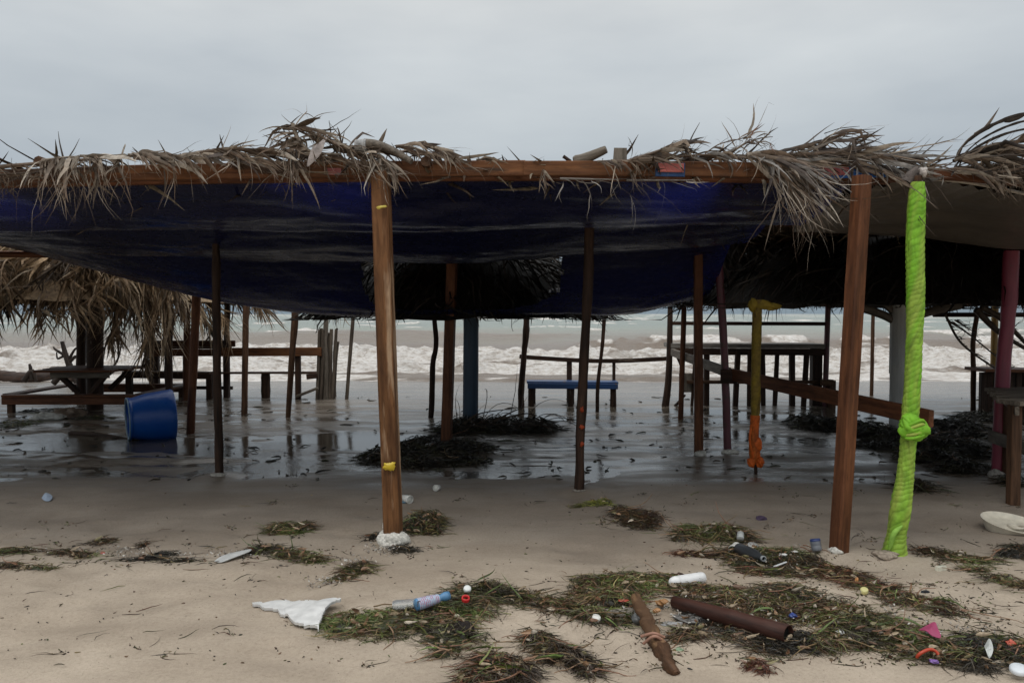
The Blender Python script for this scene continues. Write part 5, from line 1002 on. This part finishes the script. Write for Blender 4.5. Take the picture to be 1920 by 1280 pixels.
# loose scraps all over the sand: nobody could count them
def litter():
    mb = MB(); n = 12000
    px = R.rand(n) * 2300 - 190; py = 905 + 375 * R.rand(n) ** .8
    wgt = .10 + .9 * sm(700, 1700, px) * sm(980, 1200, py) + .5 * np.exp(-((py - 1045) / 35) ** 2) * (px < 700) + .25 * sm(1000, 1150, px) * sm(1080, 930, py); keep = R.rand(n) < wgt; px, py = px[keep], py[keep]; n = len(px)
    cl_ = R.rand(n) < .5; q = R.randint(0, max(n // 16, 1), n); px = np.where(cl_, px[q] + R.randn(n) * 7, px); py = np.where(cl_, py[q] + R.randn(n) * 2.6, py)
    d = 1.5 * F / (py - 588); x = (px - 960) / F * d; b = np.stack([x, d, gz(x, d) + .003], 1)
    big = R.rand(n) < .16; L = np.where(big, .05 + .14 * R.rand(n), .008 + .022 * R.rand(n)); a = R.rand(n) * 6.283
    Pc = strands(b, np.stack([np.cos(a), np.sin(a) * .7, .05 + 0 * a], 1), L, 5, .2, .25, 1.0, clamp=True); Pc[..., 2] = np.minimum(Pc[..., 2], gz(Pc[..., 0], Pc[..., 1]) + .012)
    mb.ribbons(Pc, taper(n, 5, np.where(big, .003 + .003 * R.rand(n), .004 + .006 * R.rand(n))), np.tile([[0, 0, 1.]], (n, 5, 1)) + R.randn(n, 1, 3) * .5, pick(WB + WG + WD + [(.2, .12, .07)], n), .3)
    # wet dark bits in and around the puddles
    n = 420; px = R.rand(n) * 2000; py = 740 + 160 * R.rand(n); d = 1.5 * F / (py - 588); x = (px - 960) / F * d; b = np.stack([x, d, np.maximum(gz(x, d), PUD) + .004], 1); a = R.rand(n) * 6.283
    Pc = strands(b, np.stack([np.cos(a), np.sin(a), .1 + 0 * a], 1), .06 + .22 * R.rand(n) ** 2, 5, .1, .3, 1.0); Pc[..., 2] = np.clip(Pc[..., 2], b[:, None, 2], b[:, None, 2] + .012); mb.ribbons(Pc, taper(n, 5, .012 + .015 * R.rand(n)), np.tile([[0, 0, 1.]], (n, 5, 1)) + R.randn(n, 1, 3) * .4, pick(WD, n), .3)
    mb.build('seaweed_scraps', M_WEED, None, loc=np.zeros(3), kind='stuff', label='loose scraps and stems of weed scattered over the sand', category='seaweed')
    mb = MB(); n = 900; cen = [(270, 1045, 70, 10), (230, 1035, 60, 5), (430, 1048, 40, 5), (60, 1040, 50, 5), (650, 1060, 40, 10), (1300, 1160, 60, 25), (1380, 1180, 80, 20), (1600, 1180, 120, 30), (600, 1115, 30, 10), (720, 1035, 30, 4), (1460, 1050, 60, 12), (1800, 1220, 80, 20)]
    j = R.randint(0, len(cen), n); c = np.array(cen)[j]; px = c[:, 0] + R.randn(n) * c[:, 2] * .7; py = c[:, 1] + R.randn(n) * c[:, 3] * .7; d = 1.5 * F / (py - 588); x = (px - 960) / F * d
    b = np.stack([x, d, gz(x, d) + .006 + .03 * (j > 4) * R.rand(n)], 1); Pc = strands(b, R.randn(n, 3) * [1, 1, .2], .008 + .018 * R.rand(n), 4, .1, .3, 1)
    mb.ribbons(Pc, taper(n, 4, .006 + .008 * R.rand(n)), np.tile([[0, 0, 1.]], (n, 4, 1)) + R.randn(n, 1, 3) * .6, pick([(.5, .47, .42), (.36, .32, .28), (.6, .58, .54), (.2, .17, .14)], n), .4)
    mb.build('shell_crumbs', M_STONE, None, loc=np.zeros(3), kind='stuff', label='pale crumbs of shell and foam caught in the weed', category='shells')
litter()

# ================================================================ washed up rubbish
def onsand(px, py, h=0.0): p = G(px, py); p[2] += h; return p
def lathe_obj(name, label, cat, px, py, prof, axis, colr, h=0.0, m=22, mat=None, squash=1.0, parent=None):
    mb = MB(); mb.lathe(prof, onsand(px, py, h), axis, m, colr, squash); pr_ = dict(label=label, category=cat) if label else {}
    return mb.build(name, mat or M_PLASTIC, parent, **pr_)
def lump(name, label, cat, px, py, r, sc, colr, amp=.3, mat=None, h=None, seed=None):
    colr = np.array(colr); g_ = colr.mean(); colr = (colr * .78 + g_ * .22) * .85
    mb = MB(); mb.blob(onsand(px, py, r * sc[2] * .3 if h is None else h * .75), r * .82, (sc[0], sc[1], sc[2] * .8), amp + .35, colr, 22, seed); return mb.build(name, mat or M_PLASTIC, None, label=label, category=cat)
# white shard: curved ribbed sheet with a torn edge
def shard():
    pts = [(466, 1158), (480, 1151), (520, 1153), (560, 1160), (600, 1158), (640, 1160), (622, 1166), (606, 1180), (592, 1210), (575, 1208), (548, 1201), (535, 1186), (520, 1182), (515, 1172), (490, 1170)]
    poly = np.array([(x, y) for x, y in pts], float)
    gx, gy_ = np.meshgrid(np.linspace(462, 642, 90), np.linspace(1148, 1213, 40)); inside = np.zeros(gx.shape, bool); j = len(poly) - 1
    gxx = gx + 3 * (fbm(gx * .15, gy_ * .15) - .5); gyy = gy_ + 3 * (fbm(gx * .15 + 9, gy_ * .15) - .5)
    for i in range(len(poly)):
        xi, yi = poly[i]; xj, yj = poly[j]; cnd = ((yi > gyy) != (yj > gyy)) & (gxx < (xj - xi) * (gyy - yi) / (yj - yi + 1e-9) + xi); inside ^= cnd; j = i
    d = 1.5 * F / (gy_ - 588); X = (gx - 960) / F * d; Y = d
    u = (gx - 540) / 100; lift = .018 + .045 * np.clip(u, 0, 1) ** 1.0 * np.sin(np.clip((1213 - gy_) / 55, 0, 1) * 2.6) + .008 * np.abs(np.sin((gx * .55 + gy_ * .85) * .115)) * (gx > 530)
    Z = gz(X, Y) + lift; keep = inside[:-1, :-1]; mb = MB(); mb.grid(X, Y, Z, (.72, .72, .71), keep); mb.grid(X, Y + .003, Z - .014, (.55, .55, .54), keep)
    # close the rim
    k = keep; 
    for (di, dj, a, b) in ((-1, 0, (0, 0), (0, 1)), (1, 0, (1, 0), (1, 1)), (0, -1, (0, 0), (1, 0)), (0, 1, (0, 1), (1, 1))):
        nb = np.zeros_like(k); 
        if di == -1: nb[1:] = k[:-1]
        if di == 1: nb[:-1] = k[1:]
        if dj == -1: nb[:, 1:] = k[:, :-1]
        if dj == 1: nb[:, :-1] = k[:, 1:]
        ii, jj = np.nonzero(k & ~nb)
        if len(ii):
            A_ = np.stack([X[ii + a[0], jj + a[1]], Y[ii + a[0], jj + a[1]], Z[ii + a[0], jj + a[1]]], 1); B2 = np.stack([X[ii + b[0], jj + b[1]], Y[ii + b[0], jj + b[1]], Z[ii + b[0], jj + b[1]]], 1)
            n = len(ii); V = np.concatenate([A_, B2, B2 + [0, .003, -.014], A_ + [0, .003, -.014]]); f = np.stack([np.arange(n), np.arange(n) + n, np.arange(n) + 2 * n, np.arange(n) + 3 * n], 1); mb.add(V, f, (.66, .66, .65))
    mb.build('plastic_shard', M_PLASTIC, None, label='torn white ribbed plastic shard lying at the left end of the foreground weed', category='plastic shard')
shard()
# striped bottle
sb = thing('striped_bottle', 'small blue bottle with a red striped white label on the weed heap', 'bottle', onsand(800, 1165, .05))
p0 = onsand(779, 1163, .075); p1 = onsand(842, 1148, .085); ax = nrm(p1 - p0); Ln = np.linalg.norm(p1 - p0)
mb = MB(); mb.lathe([(0, 0), (.024, .0), (.0285, .006), (.026, Ln * .4), (.020, Ln * .68), (.015, Ln * .76), (.019, Ln * .8), (.022, Ln * .88), (.020, Ln), (0, Ln)], p0, ax, 22, (.10, .24, .42)); mb.build('bottle_body', M_PLASTIC, sb)
m_l, nt_, b_ = newmat('striped_label'); gcn = attr(nt_, 'gc').outputs['Vector']; s_ = N(nt_, 'ShaderNodeSeparateXYZ'); nt_.links.new(gcn, s_.inputs[0])
st_ = math_(nt_, 'FRACT', math_(nt_, 'MULTIPLY', s_.outputs['Z'], 105)); bar = math_(nt_, 'GREATER_THAN', st_, .6); wz = math_(nt_, 'GREATER_THAN', noise(nt_, gcn, 70, 3).outputs[0], .5)
cc_ = mixc(nt_, math_(nt_, 'MULTIPLY', bar, wz), (.42, .48, .58), (.42, .16, .22)); bar2 = math_(nt_, 'LESS_THAN', st_, .16); cc_ = mixc(nt_, bar2, cc_, (.16, .22, .45)); nt_.links.new(cc_, b_.inputs['Base Color']); b_.inputs['Roughness'].default_value = .4
mb = MB(); a = np.linspace(0, 2 * math.pi, 23)[:-1]; k = np.array([p0 + ax * t for t in np.linspace(.010, Ln * .68, 12)]); mb.sweep(k, np.stack([np.cos(a), np.sin(a)], 1), np.interp(np.linspace(0, 1, 12), [0, .55, 1], [.0295, .0268, .0212]), cap=False); lb = mb.build('label_band', m_l, sb)
mb = MB(); up_ = nrm(np.cross(ax, [1, 0, 0])); q = np.array(p0) + ax * .018
for i in range(7): c0 = p0 + ax * (.016 + 0 * i); th_ = 3.6 + i * .13; u_ = nrm(np.array([0, -1., .55])); mb.beam(p0 + ax * (.012) + nrm(np.array([0, -1, .95 - i * .16])) * .0305, p0 + ax * .028 + nrm(np.array([0, -1, .95 - i * .16])) * .0305, .002 + .001 * (i % 2), .0022, col=(.10, .10, .12))
mb.build('barcode', M_PLASTIC, lb)
m_c, nt_, b_ = newmat('clear_plastic'); b_.inputs['Base Color'].default_value = (.8, .82, .82, 1); b_.inputs['Roughness'].default_value = .18; b_.inputs['Transmission Weight'].default_value = .75; b_.inputs['IOR'].default_value = 1.2
M_CLEAR = m_c
lathe_obj('clear_bottle', 'crushed clear plastic bottle lying behind the blue striped bottle', 'bottle', 735, 1152, [(0, 0), (.03, .004), (.036, .02), (.034, .1), (.038, .16), (.02, .21), (.014, .23), (0, .232)], (1, .12, .06), (.8, .8, .8), .045, mat=M_CLEAR, squash=.65)
lathe_obj('bottle_cap', 'white bottle cap just above the red ring on the weed heap', 'cap', 876, 1126, [(0, 0), (.018, 0), (.02, .004), (.019, .016), (.015, .02), (0, .02)], (.1, -.5, .8), (.78, .80, .78), .055)
lathe_obj('cap_ring', 'bright red plastic ring on the weed heap, below the white cap', 'cap', 873, 1146, [(.019, 0), (.0205, .012), (.0195, .02), (.015, .02), (.014, .002), (.019, 0)], (.05, -.35, .9), (.62, .03, .03), .055)
lathe_obj('bottle_cap', 'white bottle cap on the sand edge left of the driftwood branch', 'cap', 1117, 1166, [(0, 0), (.02, 0), (.022, .004), (.021, .018), (.016, .022), (0, .022)], (.15, -.4, .9), (.75, .75, .71), .012)
lump('plastic_bit', 'flat orange red plastic bit in weed left of the driftwood branch', 'plastic bit', 1168, 1141, .022, (1.4, .8, .35), (.65, .07, .02), .3, h=.055)
lump('weathered_float', 'pale sandy lump half under weed left of the driftwood branch', 'float', 1165, 1155, .07, (1.7, .7, .45), (.30, .26, .21), .35, M_STONE, h=.02)
lump('glass_bulb', 'smoky round glass bulb against the driftwood branch', 'bulb', 1197, 1168, .038, (1, 1, .9), (.12, .125, .125), .12, M_PLASTIC, h=.03)
lump('orange_husk', 'orange fruit like husk right of the driftwood branch top', 'husk', 1240, 1140, .026, (1.2, 1, .8), (.45, .20, .04), .4, h=.04)
lump('orange_husk', 'smaller pale orange husk beside the driftwood branch', 'husk', 1232, 1152, .018, (1.1, 1, .8), (.60, .28, .08), .3, h=.03)
lump('shredded_foil', 'silvery shredded foil scraps between the branch and the brown pipe', 'foil', 1262, 1172, .05, (1.0, .7, .22), (.36, .36, .36), .9, h=.008, seed=5)
lump('shredded_foil', 'grey foil and shell heap under the upper end of the brown pipe', 'foil', 1300, 1160, .06, (1.2, .7, .25), (.22, .21, .2), .9, h=.01, seed=15)
lump('green_wrapper', 'little green and white wrapper on bare sand right of the driftwood branch', 'wrapper', 1275, 1217, .018, (1.2, .9, .35), (.30, .42, .25), .7)
# white bottle
wb = thing('white_bottle', 'white round ended plastic bottle lying above the brown pipe', 'bottle', onsand(1288, 1102)); p0 = onsand(1255, 1103, .032); ax = nrm(onsand(1320, 1093, .032) - p0); Ln = np.linalg.norm(onsand(1320, 1093, .032) - p0)
mb = MB(); mb.lathe([(0, 0), (.012, .002), (.022, .012), (.029, .03), (.030, .055), (.0285, .058), (.0305, .062), (.0315, Ln - .02), (.029, Ln - .006), (.02, Ln), (0, Ln)], p0, ax, 26, (.80, .80, .80)); mb.build('bottle_body', M_PLASTIC, wb)
mb = MB(); mb.blob(p0 + [.022, -.026, .006], .0035, (1, .6, 1), .1, (.05, .05, .06)); mb.build('nozzle_hole', M_STONE, wb)
lump('brown_sponge', 'dark brown spongy husk touching the white round ended bottle', 'husk', 1271, 1085, .042, (1.1, .9, .7), (.055, .025, .018), .45, M_STONE)
lump('dark_coconut', 'dark coconut husk half buried in weed below the red ring', 'coconut', 866, 1192, .062, (1, 1, .95), (.030, .022, .020), .2, M_STONE, h=.03)
# smoky bottle with white pot
sk = thing('smoky_bottle', 'smoky grey bottle with open neck lying on the dark weed heap', 'bottle', onsand(1410, 1058, .03)); p0 = onsand(1384, 1046, .06); p1 = onsand(1432, 1066, .06); ax = nrm(p1 - p0); Ln = np.linalg.norm(p1 - p0)
mb = MB(); mb.lathe([(0, 0), (.03, .0), (.036, .01), (.034, .05), (.037, .06), (.036, Ln * .6), (.028, Ln * .75), (.014, Ln * .9), (.013, Ln), (.011, Ln), (.010, Ln * .9), (0, Ln * .8)], p0, ax, 24, (.035, .038, .042)); mb.build('bottle_body', M_PLASTIC, sk)
mb = MB(); mb.lathe([(.0165, Ln * .95), (.0175, Ln * 1.0), (.012, Ln * 1.01), (.010, Ln * .97)], p0, ax, 20, (.28, .30, .31)); mb.build('neck_ring', M_PLASTIC, sk)
lathe_obj('white_pot', 'white ribbed plastic pot tipped behind the smoky bottle', 'pot', 1376, 1044, [(0, .062), (.022, .062), (.028, .055), (.030, .045), (.034, .012), (.038, .01), (.039, 0), (.034, 0), (.028, .05), (0, .052)], (.5, .6, .35), (.66, .66, .62), .04)
lathe_obj('clear_cup', 'small cloudy cup bottom at the right end of the oval brown weed heap', 'cup', 1388, 1020, [(0, 0), (.022, 0), (.024, .006), (.022, .05), (.020, .05), (.02, .008)], (.2, .7, .5), (.42, .44, .44), .035)
lathe_obj('clear_disc', 'nearly buried clear lid on sand right of the cloudy cup', 'lid', 1412, 1024, [(0, 0), (.034, 0), (.036, .004), (.034, .008), (0, .010)], (.1, -.3, 1), (.42, .42, .41), .004)
for (px, py, r, l) in ((1468, 1052, .020, 'white plastic flake low in the weed right of the smoky bottle'), (1490, 1046, .022, 'larger white plastic flake higher in the weed right of the smoky bottle')): lump('plastic_flake', l, 'plastic bit', px, py, r, (1.2, .8, .5), (.74, .73, .70), .7, h=.055)
mb = MB(); mb.beam(onsand(1452, 1071, .03), onsand(1474, 1064, .035), .012, .006, col=(.72, .74, .76)); mb.build('plastic_strip', M_PLASTIC, None, label='thin white plastic strip in the weed below the white flakes', category='plastic bit')
tc_ = thing('drink_can', 'dented grey can with a blue rim standing by the tall red post', 'can', onsand(1531, 1037)); p0 = onsand(1532, 1036, .012)
mb = MB(); mb.lathe([(0, 0), (.026, 0), (.031, .008), (.032, .03), (.030, .034), (.032, .038), (.032, .062), (.029, .070)], p0, (-.12, .25, 1), 24, (.17, .18, .20), squash=.95); mb.build('can_body', M_PLASTIC, tc_)
mb = MB(); mb.lathe([(.032, .060), (.033, .066), (.030, .076), (.026, .074), (0, .070)], p0, (-.12, .25, 1), 24, (.03, .05, .16)); mb.build('rim', M_PLASTIC, tc_)
lump('purple_lump', 'purple brown rounded lump alone on damp sand', 'husk', 1427, 974, .038, (1.25, .9, .75), (.075, .045, .10), .3, M_CLOTH)
lump('bottle_cap', 'dark blue bottle cap in the weed beyond the pipe end', 'cap', 1487, 1166, .022, (1.1, 1, .8), (.015, .06, .33), .12, h=.045)
lump('white_pebble', 'white rounded bit in the weed right of the pipe end', 'pebble', 1575, 1197, .020, (1.1, .9, .8), (.74, .74, .70), .25, h=.04)
lathe_obj('yellow_cap', 'pale yellow cap at the edge of the weed ribbon', 'cap', 1620, 1114, [(0, 0), (.019, 0), (.021, .004), (.020, .02), (.015, .024), (0, .024)], (-.1, -.4, .8), (.62, .58, .26), .012)
lump('orange_peel', 'narrow orange shard in the weed ribbon above the yellow cap', 'peel', 1606, 1096, .022, (.45, .6, 1.1), (.62, .24, .03), .3, h=.03)
mb = MB(); mb.sweep([onsand(1757, 1070, .012), onsand(1771, 1068, .014)], [(-.014, -.012), (.014, -.012), (.013, .013), (-.014, .012)], 1.0, col=(.68, .67, .56), smooth=False); mb.build('foam_cube', M_PLASTIC, None, label='small cream foam block alone on the sand right of the lime post', category='foam piece')
lump('dark_pebble', 'blue black stone alone between the weed ribbon and the cream foam block', 'stone', 1736, 1110, .020, (1.3, .9, .6), (.05, .055, .07), .35, M_STONE)
def sheet(name, label, cat, pp, colr, h, thick=.003, mat=None):
    c = np.array([onsand(x, y, z) for (x, y), z in zip(pp, h)]); k = cr(np.vstack([c, c[:1]]), len(c) * 5)[:-1]; n = len(k); ctr = k.mean(0); off = np.array([0, 0, -thick])
    V = np.vstack([k, k + off, [ctr + [0, 0, .008]], [ctr + off + [0, 0, .008]]]); f = [(i, (i + 1) % n, n + (i + 1) % n, n + i) for i in range(n)] + [((i + 1) % n, i, 2 * n) for i in range(n)] + [(n + i, n + (i + 1) % n, 2 * n + 1) for i in range(n)]
    mb = MB(); mb.add(V, f, colr, smooth=False); return mb.build(name, mat or M_PLASTIC, None, label=label, category=cat)
sheet('pink_scrap', 'pointed magenta plastic scrap at the right end of the broad weed bed', 'plastic bit', [(1722, 1201), (1738, 1196), (1752, 1194), (1758, 1202), (1764, 1213), (1748, 1212), (1735, 1204)], (.36, .06, .14), [.05, .06, .07, .06, .045, .05, .055])
a = np.linspace(.2, 3.3, 14); p = onsand(1740, 1243, .03)
mb = MB(); mb.tube(p + np.stack([np.cos(a) * .045, .01 * np.sin(a * 2), np.sin(a) * .028], 1), .007, 8, col=(.50, .06, .025)); mb.build('red_loop', M_PLASTIC, None, label='curved orange red plastic loop touching the purple bit', category='plastic bit')
lump('purple_bit', 'bright purple plastic bit touching the orange red loop', 'plastic bit', 1752, 1246, .020, (1.2, .8, .6), (.26, .10, .52), .3, h=.02)
lump('red_plastic', 'orange red plastic lump in the bottom right weed mass', 'plastic bit', 1893, 1222, .022, (1.1, .8, .9), (.70, .08, .02), .35, h=.05)
lathe_obj('white_disc', 'white round lid in the bottom right corner', 'lid', 1910, 1272, [(0, 0), (.032, 0), (.035, .004), (.034, .016), (.028, .02), (0, .02)], (-.1, -.25, 1), (.66, .70, .74), .03)
sheet('clear_scrap', 'crumpled clear plastic in the weed above the white lid', 'plastic bit', [(1845, 1228), (1855, 1222), (1862, 1238), (1855, 1246), (1848, 1240)], (.5, .52, .5), [.04, .06, .05, .03, .05])
lump('red_pellet', 'small red plastic bit on the sand by the far left weed line', 'plastic bit', 193, 1037, .018, (1.1, .8, .6), (.70, .05, .05), .2)
lump('orange_leaf', 'orange leaf bit on the far left weed line', 'leaf', 138, 1036, .022, (1.4, .8, .3), (.30, .13, .04), .4)
sheet('blue_wrapper', 'small blue and white wrapper scrap alone on damp sand at the left', 'wrapper', [(78, 935), (86, 930), (98, 934), (94, 940), (84, 940)], (.36, .45, .58), [.01, .03, .02, .01, .01])
sheet('white_fragment', 'narrow white plastic sliver left of the green weed tangle', 'plastic shard', [(402, 1054), (420, 1046), (466, 1038), (468, 1042), (440, 1050), (415, 1056)], (.62, .63, .62), [.01, .02, .03, .03, .02, .01])
# paper cups by the amber post
for (px, py, ax_, l, s) in ((764, 943, (.7, -.75, .0), 'fallen white cup with its rim towards the viewer, right of the amber post', 1.0), (819, 920, (-.25, -.9, .1), 'smaller white cup lying further back right of the amber post', .8)):
    t = thing('plastic_cup', l, 'cup', onsand(px, py)); p0 = onsand(px, py, .034 * s); ax = nrm(np.array(ax_))
    mb = MB(); mb.lathe([(0, -.06 * s), (.026 * s, -.06 * s), (.031 * s, .03 * s), (.029 * s, .03 * s), (.024 * s, -.05 * s), (0, -.05 * s)], p0, ax, 26, (.60, .60, .57)); mb.build('cup_body', M_PLASTIC, t)
    mb = MB(); mb.lathe([(.030 * s, .026 * s), (.034 * s, .028 * s), (.034 * s, .034 * s), (.030 * s, .036 * s)], p0, ax, 26, (.68, .68, .65)); mb.build('rim', M_PLASTIC, t)
    mb = MB(); mb.lathe([(0, .022 * s), (.029 * s, .022 * s), (.029 * s, .026 * s), (0, .026 * s)], p0, ax, 26, (.6, .6, .56)); mb.build('lid', M_PLASTIC, t)
sheet('blue_scrap', 'torn blue grey plastic scrap between the amber post and the fallen white cup', 'plastic bit', [(748, 942), (757, 935), (766, 938), (760, 944)], (.10, .19, .26), [.01, .03, .04, .01])
# broken cream lid: hollow tray with a ring
def cream():
    c = onsand(1893, 994); t = thing('broken_tray', 'broken cream plastic lid with a moulded ring lying at the right edge', 'plastic lid', c)
    th, r = np.meshgrid(np.linspace(0, 6.2832, 60), np.linspace(0, 1, 16)); a, b = .215, .17
    prof = np.interp(r, [0, .15, .2, .28, .34, .8, .92, 1.0], [.02, .02, .034, .034, .018, .02, .05, .075]); tilt = .035 * np.cos(th - 2.2) * r
    X = c[0] + .03 + np.cos(th) * r * a; Y = c[1] + np.sin(th) * r * b; Z = c[2] + .006 + prof * .45 + tilt * 1.3 + .012 * r; keep = ~((r > .55) & (np.abs(th - 4.95) < .22 * (r - .3)))[:-1, :-1]; keep &= ~((r > .8) & (np.abs(th - 3.45) < .1))[:-1, :-1]
    mb = MB(); mb.grid(X, Y, Z, (.56, .52, .43), keep); mb.build('tray', M_PLASTIC, t)
    X2 = c[0] + .03 + np.cos(th) * (1 - .16 * (1 - r)) * a; Y2 = c[1] + np.sin(th) * (1 - .16 * (1 - r)) * b; Z2 = c[2] + (.006 + .034 + .012 + .035 * 1.3 * np.cos(th - 2.2)) * r + .002; keep = ~((np.abs(th - 4.95) < .14))[:-1, :-1]
    mb = MB(); mb.grid(X2, Y2, Z2, (.58, .54, .45), keep); mb.build('side_wall', M_PLASTIC, t)
    q = np.linspace(0, 6.2832, 30); mb = MB(); mb.tube(c + np.stack([.045 + np.cos(q) * .055, -.01 + np.sin(q) * .05, .028 + 0 * q], 1), .010, 8, col=(.50, .46, .38)); mb.build('moulded_ring', M_PLASTIC, t)
cream()
# crumpled cloth near the picnic bench
mb = MB(); mb.blob(onsand(90, 785, .02), .16, (1.5, .8, .35), .9, (.50, .50, .47), 26, 3); mb.build('crumpled_cloth', M_CLOTH, None, label='crumpled whitish cloth on wet sand before the picnic bench', category='cloth')
mb = MB(); mb.blob(onsand(130, 781, .03), .17, (1.2, .8, .5), .9, (.20, .155, .12), 26, 8); mb.build('muddy_sack', M_CLOTH, None, label='muddy brown crumpled sack beside the whitish cloth', category='sack')
